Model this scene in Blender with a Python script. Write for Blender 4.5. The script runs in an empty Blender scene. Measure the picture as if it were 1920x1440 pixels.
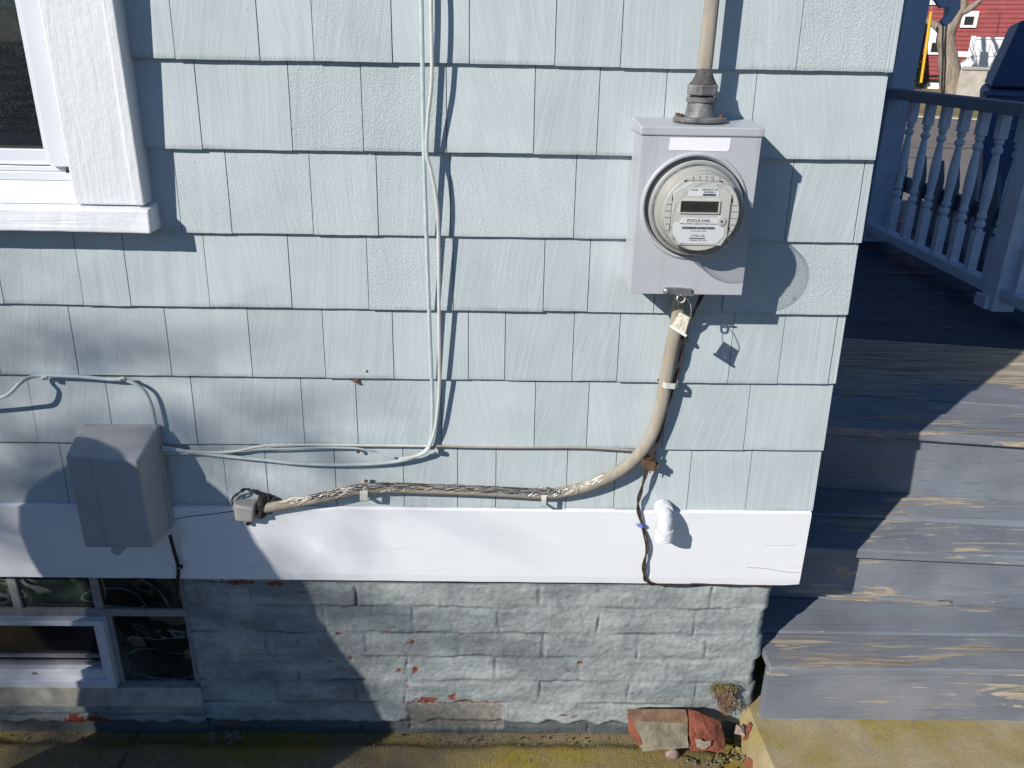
import bpy, bmesh, math, random
from mathutils import Vector, Matrix, noise as mn
R = math.radians
random.seed(7)
sc = bpy.context.scene
COL = sc.collection

# ------------------------------------------------------------------ camera
F_PX, PITCH, YAW, ROLL = 1537.4, 0.39173, 0.01782, 0.019083
CAM = Vector((0.0, -1.6004, 1.65))
_cp, _sp, _cy, _sy = math.cos(PITCH), math.sin(PITCH), math.cos(YAW), math.sin(YAW)
FW = Vector((_sy*_cp, _cy*_cp, -_sp)); _r = Vector((_cy, -_sy, 0)); _u = _r.cross(FW)
RT = _r*math.cos(ROLL) + _u*math.sin(ROLL); UP = _u*math.cos(ROLL) - _r*math.sin(ROLL)
cd = bpy.data.cameras.new("camera"); cam = bpy.data.objects.new("camera", cd); COL.objects.link(cam)
cd.sensor_width = 36; cd.lens = F_PX*36/1920; cd.clip_start = 0.02; cd.clip_end = 2000
m = Matrix.Identity(4)
for i in range(3):
    m[i][0], m[i][1], m[i][2], m[i][3] = RT[i], UP[i], -FW[i], CAM[i]
cam.matrix_world = m
sc.camera = cam

# ------------------------------------------------------------------ light
SUN_DIR = Vector((1.054, 1.0, -0.85)).normalized()          # way the light travels
SUN_EL = math.asin(-SUN_DIR.z); SUN_AZ = math.atan2(-SUN_DIR.x, -SUN_DIR.y)
w = bpy.data.worlds.new("World"); sc.world = w; w.use_nodes = True
wn = w.node_tree.nodes; bg = wn["Background"]
sky = wn.new("ShaderNodeTexSky"); sky.sky_type = 'NISHITA'; sky.sun_disc = False
sky.sun_elevation = SUN_EL; sky.sun_rotation = SUN_AZ
sky.air_density = 1.0; sky.dust_density = 0.1; sky.ozone_density = 8.0
w.node_tree.links.new(sky.outputs[0], bg.inputs[0]); bg.inputs[1].default_value = 0.078
sl = bpy.data.lights.new("sun", 'SUN'); so = bpy.data.objects.new("sun", sl); COL.objects.link(so)
sl.energy = 4.9; sl.angle = R(0.53); sl.color = (1.0, 0.945, 0.865)
so.rotation_euler = SUN_DIR.to_track_quat('-Z', 'Y').to_euler(); so.location = (-8, -8, 12)
sc.view_settings.view_transform = 'Standard'; sc.view_settings.look = 'None'
sc.view_settings.exposure = 0.08; sc.view_settings.gamma = 1.0

# ------------------------------------------------------------------ photograph point -> place
def ray(px, py): return FW*F_PX + RT*(px-960) - UP*(py-720)
def at(px, py, d=0.0):                      # on the plane d metres in front of the wall
    v = ray(px, py); return CAM + v*((-d-CAM.y)/v.y)
def atz(px, py, z):
    v = ray(px, py); return CAM + v*((z-CAM.z)/v.z)
def atx(px, py, x):
    v = ray(px, py); return CAM + v*((x-CAM.x)/v.x)
def aty(px, py, y): return at(px, py, -y)
def interp(pts, t):
    for (a, b), (c, d) in zip(pts, pts[1:]):
        if t <= c: return b + (d-b)*(t-a)/(c-a) if t > a else b
    return pts[-1][1]

# ------------------------------------------------------------------ mesh helpers
LOC = {}
def B(): return bmesh.new()
def box(bm, x0, x1, y0, y1, z0, z1):
    v = [bm.verts.new((x, y, z)) for x in (x0, x1) for y in (y0, y1) for z in (z0, z1)]
    for f in ((0,1,3,2),(4,6,7,5),(0,4,5,1),(2,3,7,6),(0,2,6,4),(1,5,7,3)): bm.faces.new([v[i] for i in f])
    return v
def hexa(bm, p):                            # 8 points: bottom loop then top loop
    v = [bm.verts.new(q) for q in p]
    for f in ((3,2,1,0),(4,5,6,7),(0,1,5,4),(1,2,6,5),(2,3,7,6),(3,0,4,7)): bm.faces.new([v[i] for i in f])
    return v
def hull(bm, pts):
    v = [bm.verts.new(q) for q in pts]
    r = bmesh.ops.convex_hull(bm, input=v)
    bmesh.ops.delete(bm, geom=[g for g in r['geom_interior'] if isinstance(g, bmesh.types.BMVert)], context='VERTS')
    bmesh.ops.dissolve_limit(bm, angle_limit=0.02, verts=[q for q in v if q.is_valid], edges=[e for e in bm.edges if e.is_valid])
def prism(bm, poly, y0, y1, ax='y'):        # outline in xz (ax y) or yz (ax x) or xy (ax z)
    def P(a, b, h): return {'y': (a, h, b), 'x': (h, a, b), 'z': (a, b, h)}[ax]
    a = [bm.verts.new(P(p[0], p[1], y0)) for p in poly]; b = [bm.verts.new(P(p[0], p[1], y1)) for p in poly]
    n = len(poly); bm.faces.new(a); bm.faces.new(b[::-1])
    for i in range(n): bm.faces.new((a[i], b[i], b[(i+1) % n], a[(i+1) % n]))
def smooth_path(pts, k=6):
    pts = [Vector(p) for p in pts]; out = []
    for i in range(len(pts)-1):
        p0, p1, p2, p3 = pts[max(i-1,0)], pts[i], pts[i+1], pts[min(i+2,len(pts)-1)]
        for j in range(k):
            t = j/k
            out.append(0.5*((2*p1) + (p2-p0)*t + (2*p0-5*p1+4*p2-p3)*t*t + (3*p1-p0-3*p2+p3)*t**3))
    return out + [pts[-1]]
def tube(bm, pts, r, seg=10, flat=1.0, up=None, cap=True, twist=0):
    pts = [Vector(p) for p in pts]; n = len(pts); rings = []; ref = None
    for i, p in enumerate(pts):
        t = (pts[min(i+1,n-1)]-pts[max(i-1,0)]).normalized()
        if ref is None:
            ref = Vector(up) if up else (Vector((0,1,0)) if abs(t.y) < 0.9 else Vector((1,0,0)))
        a = (ref - t*ref.dot(t)).normalized()
        if not up: ref = a
        b = t.cross(a); rr = r[i] if isinstance(r, (list, tuple)) else r
        rings.append([bm.verts.new(p + a*math.cos(2*math.pi*k/seg+twist*i)*rr*flat + b*math.sin(2*math.pi*k/seg+twist*i)*rr) for k in range(seg)])
    for i in range(n-1):
        for k in range(seg):
            bm.faces.new((rings[i][k], rings[i][(k+1)%seg], rings[i+1][(k+1)%seg], rings[i+1][k]))
    if cap: bm.faces.new(rings[0][::-1]); bm.faces.new(rings[-1])
    return rings
def lathe(bm, prof, c, ax='z', seg=32, sx=1.0):     # prof: (radius, height along the axis)
    c = Vector(c); rings = []
    for r_, h in prof:
        ring = []
        for k in range(seg):
            a = 2*math.pi*k/seg; p, q = r_*math.cos(a)*sx, r_*math.sin(a)
            ring.append(bm.verts.new(c + Vector({'z': (p, q, h), 'y': (p, h, q), 'x': (h, p, q)}[ax])))
        rings.append(ring)
    for i in range(len(rings)-1):
        for k in range(seg):
            bm.faces.new((rings[i][k], rings[i][(k+1)%seg], rings[i+1][(k+1)%seg], rings[i+1][k]))
    if prof[0][0] > 1e-6: bm.faces.new(rings[0][::-1])
    if prof[-1][0] > 1e-6: bm.faces.new(rings[-1])
    bmesh.ops.remove_doubles(bm, verts=[v for r_ in rings for v in r_], dist=1e-6)
def rough(bm, amp, scale, seed=0):
    for v in bm.verts:
        v.co += Vector(mn.noise_vector(v.co*scale + Vector((seed, seed*2.3, 0))))*amp
def obj(name, bm, mat=None, parent=None, smooth=False, bevel=0, sub=0, seg=2, angle=40):
    bmesh.ops.recalc_face_normals(bm, faces=bm.faces)
    if parent is None:
        xs = [v.co.x for v in bm.verts]; ys = [v.co.y for v in bm.verts]; zs = [v.co.z for v in bm.verts]
        L = Vector(((min(xs)+max(xs))/2, (min(ys)+max(ys))/2, min(zs)))
    else: L = LOC[parent]
    for v in bm.verts: v.co -= L
    me = bpy.data.meshes.new(name); bm.to_mesh(me); bm.free()
    o = bpy.data.objects.new(name, me); COL.objects.link(o); LOC[o] = L
    if parent is None: o.location = L
    else: o.parent = parent
    if mat: me.materials.append(mat)
    if smooth:
        for p in me.polygons: p.use_smooth = True
        if smooth != 'all':
            me.set_sharp_from_angle(angle=R(angle))
    if bevel:
        b = o.modifiers.new("bevel", 'BEVEL'); b.width = bevel; b.segments = seg; b.limit_method = 'ANGLE'; b.angle_limit = R(30)
    if sub:
        s = o.modifiers.new("sub", 'SUBSURF'); s.levels = sub; s.render_levels = sub
    return o
def tag(o, label=None, cat=None, group=None, kind=None):
    if label: o["label"] = label
    if cat: o["category"] = cat
    if group: o["group"] = group
    if kind: o["kind"] = kind
    return o
def thing(name, loc, label, cat, group=None):
    o = bpy.data.objects.new(name, None); COL.objects.link(o); o.location = loc; o.empty_display_size = 0.05
    LOC[o] = Vector(loc); return tag(o, label, cat, group)
def dup(root, delta, label=None):
    r = root.copy(); COL.objects.link(r); r.location = root.location + Vector(delta)
    if label: r["label"] = label
    for ch in root.children:
        c = ch.copy(); COL.objects.link(c); c.parent = r
    return r
def letters(name, s, p, size, mat, parent, depth=0.0004, ax=0.0):
    cu = bpy.data.curves.new(name, 'FONT'); cu.body = s; cu.size = size; cu.extrude = depth; cu.align_x = 'CENTER'; cu.align_y = 'CENTER'
    t = bpy.data.objects.new(name, cu); COL.objects.link(t)
    dg = bpy.context.evaluated_depsgraph_get(); me = bpy.data.meshes.new_from_object(t.evaluated_get(dg))
    bpy.data.objects.remove(t)
    bm = B(); bm.from_mesh(me); bpy.data.meshes.remove(me)
    M = Matrix.Translation(p) @ Matrix.Rotation(ax, 4, 'Y') @ Matrix.Rotation(R(90), 4, 'X')
    bm.transform(M)
    return obj(name, bm, mat, parent)

# ------------------------------------------------------------------ material helpers
class N:
    def __init__(s, name):
        s.m = bpy.data.materials.new(name); s.m.use_nodes = True; s.t = s.m.node_tree
        s.p = s.t.nodes["Principled BSDF"]; s.out = s.t.nodes["Material Output"]; s._c = None
    def n(s, ty, **kw):
        q = s.t.nodes.new(ty)
        for k, v in kw.items(): setattr(q, k, v)
        return q
    def l(s, a, b):
        if hasattr(a, 'links') or isinstance(a, bpy.types.NodeSocket): s.t.links.new(a, b)
        else: b.default_value = a
    def co(s):
        if s._c is None: s._c = s.n("ShaderNodeTexCoord").outputs["Object"]
        return s._c
    def map(s, vec, scale=(1,1,1), rot=(0,0,0), loc=(0,0,0)):
        q = s.n("ShaderNodeMapping"); s.l(vec, q.inputs[0]); q.inputs[1].default_value = loc; q.inputs[2].default_value = rot; q.inputs[3].default_value = scale
        return q.outputs[0]
    def noise(s, scale, vec=None, detail=4, rough=.55, dist=0.0):
        q = s.n("ShaderNodeTexNoise"); s.l(vec if vec is not None else s.co(), q.inputs["Vector"])
        q.inputs["Scale"].default_value = scale; q.inputs["Detail"].default_value = detail; q.inputs["Roughness"].default_value = rough; q.inputs["Distortion"].default_value = dist
        return q.outputs["Fac"]
    def vor(s, scale, vec=None, feature='F1', out="Distance"):
        q = s.n("ShaderNodeTexVoronoi", feature=feature); s.l(vec if vec is not None else s.co(), q.inputs["Vector"]); q.inputs["Scale"].default_value = scale
        return q.outputs[out]
    def ramp(s, fac, stops, interp='LINEAR'):
        q = s.n("ShaderNodeValToRGB"); s.l(fac, q.inputs[0]); e = q.color_ramp.elements; q.color_ramp.interpolation = interp
        while len(e) < len(stops): e.new(.5)
        for el, (p, c) in zip(e, stops):
            el.position = p; el.color = (c, c, c, 1) if isinstance(c, (int, float)) else (*c, 1)
        return q.outputs[0]
    def mix(s, fac, a, b, mode='MIX'):
        q = s.n("ShaderNodeMix", data_type='RGBA', blend_type=mode)
        s.l(fac, q.inputs[0])
        for v, i in ((a, 6), (b, 7)): s.l((*v, 1) if isinstance(v, tuple) and len(v) == 3 else v, q.inputs[i])
        return q.outputs[2]
    def math(s, op, a, b=0.0, c=None):
        q = s.n("ShaderNodeMath", operation=op); s.l(a, q.inputs[0]); s.l(b, q.inputs[1])
        if c is not None: s.l(c, q.inputs[2])
        return q.outputs[0]
    def attr(s, name):
        q = s.n("ShaderNodeAttribute", attribute_name=name); r_ = s.n("ShaderNodeSeparateColor"); s.l(q.outputs["Color"], r_.inputs[0])
        return r_.outputs
    def bump(s, h, strength=.5, dist=.002, nrm=None):
        q = s.n("ShaderNodeBump"); s.l(h, q.inputs["Height"]); s.l(strength, q.inputs["Strength"]); q.inputs["Distance"].default_value = dist
        if nrm is not None: s.l(nrm, q.inputs["Normal"])
        return q.outputs[0]
    def set(s, col=None, rough=None, nrm=None, metal=None, spec=None):
        for v, k in ((col, "Base Color"), (rough, "Roughness"), (nrm, "Normal"), (metal, "Metallic"), (spec, "Specular IOR Level")):
            if v is None: continue
            s.l((*v, 1) if isinstance(v, tuple) and len(v) == 3 else v, s.p.inputs[k])
        return s.m
def simple(name, col, rough=.5, var=.08, scale=30, bump=.15, bscale=120, metal=0.0, dist=.001, spec=None):
    k = N(name); a = k.noise(scale, detail=5)
    lo = tuple(c*(1-var*2) for c in col); hi = tuple(min(1, c*(1+var*2)) for c in col)
    c = k.ramp(a, [(.25, lo), (.75, hi)])
    nr = k.bump(k.noise(bscale, detail=5), bump, dist) if bump else None
    return k.set(c, rough, nr, metal, spec)

# siding shingles: per shingle attribute (random, blisters, height within the shingle)
def m_siding():
    k = N("painted_shingle"); s = k.attr("shg"); rnd, bl, t = s[0], s[1], s[2]
    ang = k.math('MULTIPLY', k.math('SUBTRACT', rnd, .5), .55)
    vr = k.n("ShaderNodeVectorRotate", rotation_type='Y_AXIS'); k.l(k.co(), vr.inputs["Vector"]); k.l(ang, vr.inputs["Angle"])
    ad = k.n("ShaderNodeVectorMath", operation='MULTIPLY_ADD'); k.l(vr.outputs[0], ad.inputs[0]); ad.inputs[1].default_value = (1,1,1)
    cx = k.n("ShaderNodeCombineXYZ"); k.l(k.math('MULTIPLY', rnd, 57.0), cx.inputs[0]); k.l(k.math('MULTIPLY', rnd, 31.0), cx.inputs[2]); k.l(cx.outputs[0], ad.inputs[2])
    v = ad.outputs[0]
    warp = k.noise(6, v, 2)
    g1 = k.noise(1.0, k.map(v, (95, 1, 4.2)), 5, .6, .7)
    g2 = k.noise(1.0, k.map(v, (300, 1, 14)), 3, .6)
    blob = k.ramp(k.noise(260, v, 5, .6), [(.45, 0), (.75, 1)])
    blob = k.math('MULTIPLY', blob, bl)
    h = k.math('ADD', k.math('MULTIPLY', g1, 1.0), k.math('ADD', k.math('MULTIPLY', g2, .35), k.math('MULTIPLY', blob, 1.5)))
    nr = k.bump(h, .46, .0020)
    base = k.mix(rnd, (.425, .486, .507), (.495, .557, .577))
    base = k.mix(k.ramp(g1, [(.35, 0), (.72, .34)]), base, (.58, .64, .655))
    base = k.mix(k.ramp(k.noise(7, None, 4), [(.40, 0), (.8, .45)]), base, (.33, .39, .415))
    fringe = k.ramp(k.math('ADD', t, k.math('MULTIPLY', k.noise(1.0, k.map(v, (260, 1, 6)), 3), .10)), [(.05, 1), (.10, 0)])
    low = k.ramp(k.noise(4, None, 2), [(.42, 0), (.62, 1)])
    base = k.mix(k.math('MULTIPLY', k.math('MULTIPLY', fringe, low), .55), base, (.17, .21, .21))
    spk = k.ramp(k.vor(38), [(.02, 1), (.05, 0)]); spk = k.math('MULTIPLY', spk, k.ramp(k.noise(5, None, 1), [(.60, 0), (.64, .8)]))
    base = k.mix(spk, base, (.12, .12, .11))
    return k.set(base, k.ramp(g1, [(.3, .5), (.7, .62)]), nr, spec=.35)
def m_white(name, col=(.80,.80,.80), dirs=(4, 4, 90), st=.35, dist=.0014, rough=.5):
    k = N(name)
    g = k.noise(1.0, k.map(k.co(), dirs), 5, .6, .4); f = k.noise(55, None, 5, .6)
    big = k.noise(3.2, None, 4)
    c = k.mix(k.ramp(big, [(.4, 0), (.8, .5)]), col, tuple(x*.88 for x in col))
    c = k.mix(k.ramp(g, [(.30, .35), (.42, 0)]), c, tuple(x*.80 for x in col))
    h = k.math('ADD', g, k.math('MULTIPLY', f, .5))
    return k.set(c, rough, k.bump(h, st, dist))
def m_brick():
    k = N("painted_foundation"); s = k.attr("pt")
    n1 = k.noise(6.5, None, 6, .65); n2 = k.noise(62, None, 6, .7); n3 = k.noise(190, None, 4)
    c = k.mix(k.ramp(n1, [(.34, 0), (.66, 1)]), (.165, .19, .20), (.36, .405, .405))
    c = k.mix(k.ramp(n2, [(.40, .0), (.70, .40)]), c, (.46, .50, .48))
    c = k.mix(k.ramp(n2, [(.28, .45), (.42, 0)]), c, (.13, .145, .155))
    q = k.ramp(k.noise(1.0, k.map(k.co(), (5.5, 5.5, 18)), 6, .65), [(.36, .7), (.55, 0)]); c = k.mix(q, c, (.15, .172, .188))
    pit = k.ramp(k.vor(75), [(.05, 1), (.11, 0)]); c = k.mix(k.math('MULTIPLY', pit, k.ramp(k.noise(14, None, 2), [(.52, 0), (.60, .9)])), c, (.03, .035, .038))
    c = k.mix(k.math('MULTIPLY', s[2], .9), c, (.035, .042, .046))  # joint and foot dirt, plus shade painted along the brick edges
    c = k.mix(s[1], c, k.ramp(k.noise(60, None, 5), [(.3, (.15,.145,.13)), (.7, (.27,.26,.235))]))
    c = k.mix(s[0], c, k.ramp(k.noise(80, None, 5), [(.3, (.17,.036,.024)), (.7, (.29,.08,.05))]))
    h = k.math('ADD', k.math('MULTIPLY', n2, 1.0), k.math('MULTIPLY', n3, .4))
    return k.set(c, .72, k.bump(h, .6, .0032), spec=.3)
def m_step():
    k = N("peeling_step_paint"); s = k.attr("brd"); rnd, bare, deck_shade = s[0], s[1], s[2]
    cx = k.n("ShaderNodeCombineXYZ"); k.l(k.math('MULTIPLY', rnd, 41.0), cx.inputs[0]); k.l(k.math('MULTIPLY', rnd, 17.0), cx.inputs[1])
    ad = k.n("ShaderNodeVectorMath", operation='ADD'); k.l(k.co(), ad.inputs[0]); k.l(cx.outputs[0], ad.inputs[1]); v = ad.outputs[0]
    g = k.noise(1.0, k.map(v, (4.5, 120, 120)), 6, .62, .6)
    gf = k.noise(1.0, k.map(v, (9, 420, 420)), 4, .6)
    pm = k.math('ADD', k.noise(1.0, k.map(v, (3.2, 30, 30)), 8, .68, .9), k.math('MULTIPLY', k.math('SUBTRACT', k.noise(1.0, k.map(v, (1.6, 6, 6)), 2), .5), .34))
    pk = k.math('ADD', pm, k.math('MULTIPLY', bare, .42))
    raw = k.ramp(pk, [(.685, 0), (.70, 1)])
    edge = k.ramp(pk, [(.665, 0), (.688, 1), (.72, .0)])
    paint = k.mix(k.ramp(k.noise(6, v, 4), [(.35, 0), (.7, 1)]), (.150, .168, .200), (.225, .235, .258))
    paint = k.mix(k.ramp(k.noise(1.0, k.map(v, (2, 16, 16)), 3), [(.5, 0), (.75, .55)]), paint, (.190, .245, .30))
    paint = k.mix(k.ramp(g, [(.30, .5), (.45, 0)]), paint, (.09, .10, .125))
    paint = k.mix(deck_shade, paint, (.022, .034, .060))  # shade of the back deck boards painted in as darker navy
    wood = k.mix(k.ramp(g, [(.36, 0), (.62, 1)]), (.16, .13, .10), (.47, .41, .32))
    wood = k.mix(k.ramp(k.noise(3, v, 3), [(.5, 0), (.75, .5)]), wood, (.42, .33, .215))
    wood = k.mix(k.ramp(gf, [(.30, .8), (.42, 0)]), wood, (.06, .045, .035))
    fl = k.ramp(k.math('ADD', k.noise(1.0, k.map(v, (9, 95, 95)), 6, .7), k.math('MULTIPLY', k.math('SUBTRACT', k.noise(1.0, k.map(v, (1.4, 9, 9)), 2), .5), .35)), [(.665, 0), (.685, .85)])
    paint = k.mix(fl, paint, (.42, .40, .35))
    c = k.mix(raw, paint, wood)
    c = k.mix(k.math('MULTIPLY', edge, .35), c, (.50, .47, .40))
    h = k.math('ADD', k.math('MULTIPLY', k.math('SUBTRACT', 1.0, raw), .9), k.math('ADD', k.math('MULTIPLY', g, .8), k.math('MULTIPLY', gf, .35)))
    return k.set(c, k.ramp(raw, [(0, .5), (1, .8)]), k.bump(h, .6, .0022), spec=.3)
def m_walk(name, moss=1.0, base=((.115,.092,.062), (.30,.25,.18)), band=True):
    k = N(name); s1 = k.noise(3.0, None, 5, .6); s2 = k.noise(28, None, 6, .65); s3 = k.noise(220, None, 3)
    str_ = k.noise(1.0, k.map(k.co(), (240, 34, 1)), 4, .65)
    c = k.mix(s2, base[0], base[1])
    c = k.mix(k.ramp(str_, [(.30, .6 if band else .15), (.45, 0)]), c, tuple(x*.45 for x in base[0])); c = k.mix(k.ramp(s3, [(.62, 0), (.70, .9)]), c, (.50, .45, .36))
    c = k.mix(k.ramp(s3, [(.27, .75), (.36, 0)]), c, (.05, .042, .03))
    mk = k.ramp(k.math('ADD', s1, k.math('MULTIPLY', s2, .25)), [(.56, 0), (.76, moss)])
    if band:
        g = k.n("ShaderNodeNewGeometry"); sp = k.n("ShaderNodeSeparateXYZ"); k.l(g.outputs["Position"], sp.inputs[0])
        near = k.ramp(k.math('ADD', sp.outputs[1], k.math('MULTIPLY', s2, .05)), [(0.0, 0), (.02, 0)])
        q = k.n("ShaderNodeMapRange"); k.l(k.math('ADD', sp.outputs[1], k.math('MULTIPLY', s1, .14)), q.inputs[0]); q.inputs[1].default_value = -.10; q.inputs[2].default_value = .02
        mk = k.math('MAXIMUM', k.math('MULTIPLY', mk, .5), k.math('MULTIPLY', q.outputs[0], k.ramp(k.noise(2.3, None, 3), [(.42, .05), (.60, 1)])))
    mc = k.mix(k.noise(60, None, 5), (.12, .095, .018), (.40, .30, .03))
    c = k.mix(k.math('MULTIPLY', mk, k.ramp(str_, [(.30, .25 if band else .8), (.52, 1)])), c, mc)
    h = k.math('ADD', k.math('MULTIPLY', s2, .6), k.math('ADD', s3, k.math('MULTIPLY', str_, .6 if band else .1)))
    return k.set(c, .85, k.bump(h, .7 if band else .5, .004 if band else .003), spec=.2)

M = {}
M['siding'] = m_siding()
M['board'] = m_white("white_board_paint", (.765,.79,.825), (5, 5, 50), .3, .0016, .45)
M['trim'] = m_white("thick_white_trim_paint", (.74,.76,.78), (50, 50, 5), .8, .0032, .42)
M['sill'] = m_white("weathered_white_sill_paint", (.76,.785,.82), (4, 60, 70), .75, .0026, .45)
M['vinyl'] = simple("white_vinyl", (.66,.69,.74), .32, .02, 8, .04)
M['brick'] = m_brick()
M['step'] = m_step()
M['walk'] = m_walk("mossy_concrete_walk", 1.0)
M['slab'] = m_walk("weathered_concrete_slab", .9, ((.20,.165,.10), (.52,.44,.29)), False)
M['mortar'] = simple("grey_mortar", (.26,.265,.26), .85, .15, 40, .5, 160, dist=.003)
M['conc_sill'] = simple("concrete_sill", (.38,.36,.31), .85, .15, 30, .5, 160, dist=.003)
M['dark'] = simple("dark_interior", (.006,.007,.009), .8, .1, 5, 0)
def m_box(name, col, dirt):
    k = N(name); st = k.noise(1.0, k.map(k.co(), (42, 42, 3.2)), 5, .65); sp = k.vor(95); cl = k.noise(13, None, 5)
    c = k.mix(k.ramp(cl, [(.35, 0), (.7, .35)]), col, tuple(x*.84 for x in col))
    c = k.mix(k.ramp(st, [(.56, 0), (.74, dirt)]), c, (.21,.20,.185))
    c = k.mix(k.math('MULTIPLY', k.ramp(sp, [(.025, 1), (.06, 0)]), k.ramp(cl, [(.55, 0), (.62, .8)])), c, (.13,.10,.08))
    return k.set(c, k.ramp(cl, [(.3, .34), (.7, .5)]), k.bump(k.noise(260, None, 3), .08, .001))
M['meterbox'] = m_box("grey_enamel_steel", (.455,.475,.505), .35)
M['galv'] = simple("galvanised_steel", (.34,.34,.345), .45, .14, 70, .25, 200, .75)
M['cast'] = simple("weathered_cast_zinc", (.18,.18,.185), .6, .28, 60, .6, 140, .35, .002)
M['rust'] = simple("rusty_steel", (.13,.06,.035), .8, .3, 90, .5, 200, .2)
M['black'] = simple("black_rubber", (.012,.012,.013), .5, .15, 60, .2)
M['putty'] = simple("dark_duct_putty", (.035,.030,.026), .8, .4, 60, .9, 120, dist=.004)
M['tan'] = None
def m_tan():
    k = N("weathered_tan_cable_sheath")
    a = k.noise(1.0, k.map(k.co(), (60, 60, 9)), 5, .6); b = k.noise(26, None, 4)
    c = k.mix(k.ramp(a, [(.3, 0), (.7, 1)]), (.27, .243, .195), (.41, .375, .31))
    c = k.mix(k.ramp(b, [(.5, 0), (.72, .5)]), c, (.37, .29, .18))
    c = k.mix(k.ramp(a, [(.24, .6), (.33, 0)]), c, (.15, .12, .09))
    return k.set(c, .72, k.bump(a, .35, .002), spec=.25)
M['tan'] = m_tan()
M['wire_pale'] = simple("bare_strand_wire", (.46,.44,.40), .4, .1, 120, .1, 200, .5)  # pale bare metal of the strands
M['wire_dark'] = simple("dark_inner_braid", (.05,.047,.045), .7, .4, 120, .5, 300)
M['bluecable'] = simple("blue_grey_painted_cable", (.45,.53,.545), .5, .08, 40, .2, 160)
M['whitecable'] = simple("grey_white_cable", (.56,.58,.55), .45, .06, 40, .15, 160)
M['brownwire'] = simple("brown_insulated_wire", (.050,.030,.022), .5, .3, 60, .2)
M['brownclamp'] = simple("brown_clamp", (.16,.10,.058), .45, .15, 60, .2, 160, .2)
M['bluetape'] = simple("blue_tape", (.06,.12,.42), .5, .15, 80, .5, 160, dist=.002)
M['pvc'] = simple("white_painted_pvc", (.66,.69,.72), .38, .04, 20, .8, 70, dist=.005)
M['telbox'] = m_box("grey_plastic_box", (.375,.38,.40), .5)
M['label'] = simple("white_sticker", (.82,.83,.86), .45, .01, 20, 0)
M['ink'] = simple("black_print", (.03,.03,.03), .6, .1, 20, 0)
M['faceplate'] = simple("meter_face_plastic", (.63,.625,.595), .45, .03, 20, .02)
M['lcd'] = simple("lcd_glass", (.042,.045,.038), .25, .06, 20, 0)
M['lcdseg'] = simple("lcd_segments", (.016,.018,.016), .4, .05, 20, 0)
M['ringmetal'] = simple("meter_ring_metal", (.57,.56,.53), .3, .08, 20, .05, 200, .6)
M['redbrick'] = simple("bare_red_brick", (.225,.066,.038), .85, .28, 35, .9, 90, dist=.004)
M['greybrick'] = simple("mortar_crusted_brick", (.185,.165,.115), .88, .3, 30, .9, 90, dist=.004)
M['brownbrick'] = simple("brown_faded_brick", (.17,.098,.06), .85, .2, 40, .7, 110, dist=.003)
M['stone'] = simple("pink_grey_stone", (.27,.205,.19), .85, .2, 60, .6, 120, dist=.003)
M['soil'] = simple("dirt_and_grit", (.07,.058,.043), .95, .5, 90, 1.0, 160, dist=.006)
M['moss'] = simple("green_moss", (.13,.155,.022), .9, .4, 120, .5)
M['roots'] = simple("dry_brown_stems", (.23,.15,.10), .9, .35, 120, .3)
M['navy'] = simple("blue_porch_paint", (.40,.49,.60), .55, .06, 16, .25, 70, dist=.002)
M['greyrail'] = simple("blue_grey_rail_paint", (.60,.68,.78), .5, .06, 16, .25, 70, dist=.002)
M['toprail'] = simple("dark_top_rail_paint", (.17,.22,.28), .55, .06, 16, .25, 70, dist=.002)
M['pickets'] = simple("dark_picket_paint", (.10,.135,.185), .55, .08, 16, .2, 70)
M['van'] = simple("dark_blue_car_paint", (.030,.075,.19), .55, .04, 4, 0)
M['leafdry'] = simple("dry_leaf", (.17,.12,.045), .8, .3, 90, .3)

# ------------------------------------------------------------------ HOUSE
house = thing("house", (-1.2, 2.0, 0.0), "light blue shingled house with white skirt board and painted brick base", "house")
Z0, EXP = 1.61678 + .0005, 0.15489
XC = 0.714
rows = [1.61678, 1.45993, 1.30075, 1.15070, 0.99745, 0.83993, 0.68562]
joints = {
 0: [(487,105),(589,112),(736,116),(880,120),(1040,124),(1163,125),(1330,128),(1492,132)],
 1: [(380,280),(549,280),(682,284),(838,288),(1000,290),(1118,291),(1240,290),(1403,294)],
 2: [(435,433),(588,438),(710,440),(845,444),(1075,449),(1230,450),(1340,452),(1470,455)],
 3: [(7,566),(157,569),(246,572),(394,574),(548,577),(692,579),(850,581),(1018,583),(1101,584),(1225,587),(1353,588)],
 4: [(2,700),(148,702),(323,705),(474,706),(611,708),(739,710),(878,711),(946,712),(1072,713),(1156,715),(1364,717),(1457,719)],
 5: [(73,829),(215,830),(371,831),(572,834),(672,835),(828,837),(1001,839),(1099,841),(1240,843),(1393,845)],
 6: [(130,944),(290,945),(428,946),(505,947),(632,948),(758,950),(858,951),(929,952),(1060,953),(1150,954),(1287,955),(1397,957)],
}
blister = {(1,2):.6,(1,3):.65,(0,8):.9,(3,6):.6,(3,11):.8,(2,3):.4,(2,4):.35,(0,2):.3,(4,7):.3,(1,1):.1,(0,5):.2}
bm = B(); lay = bm.loops.layers.float_color.new("shg")
WX0 = -0.66
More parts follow.
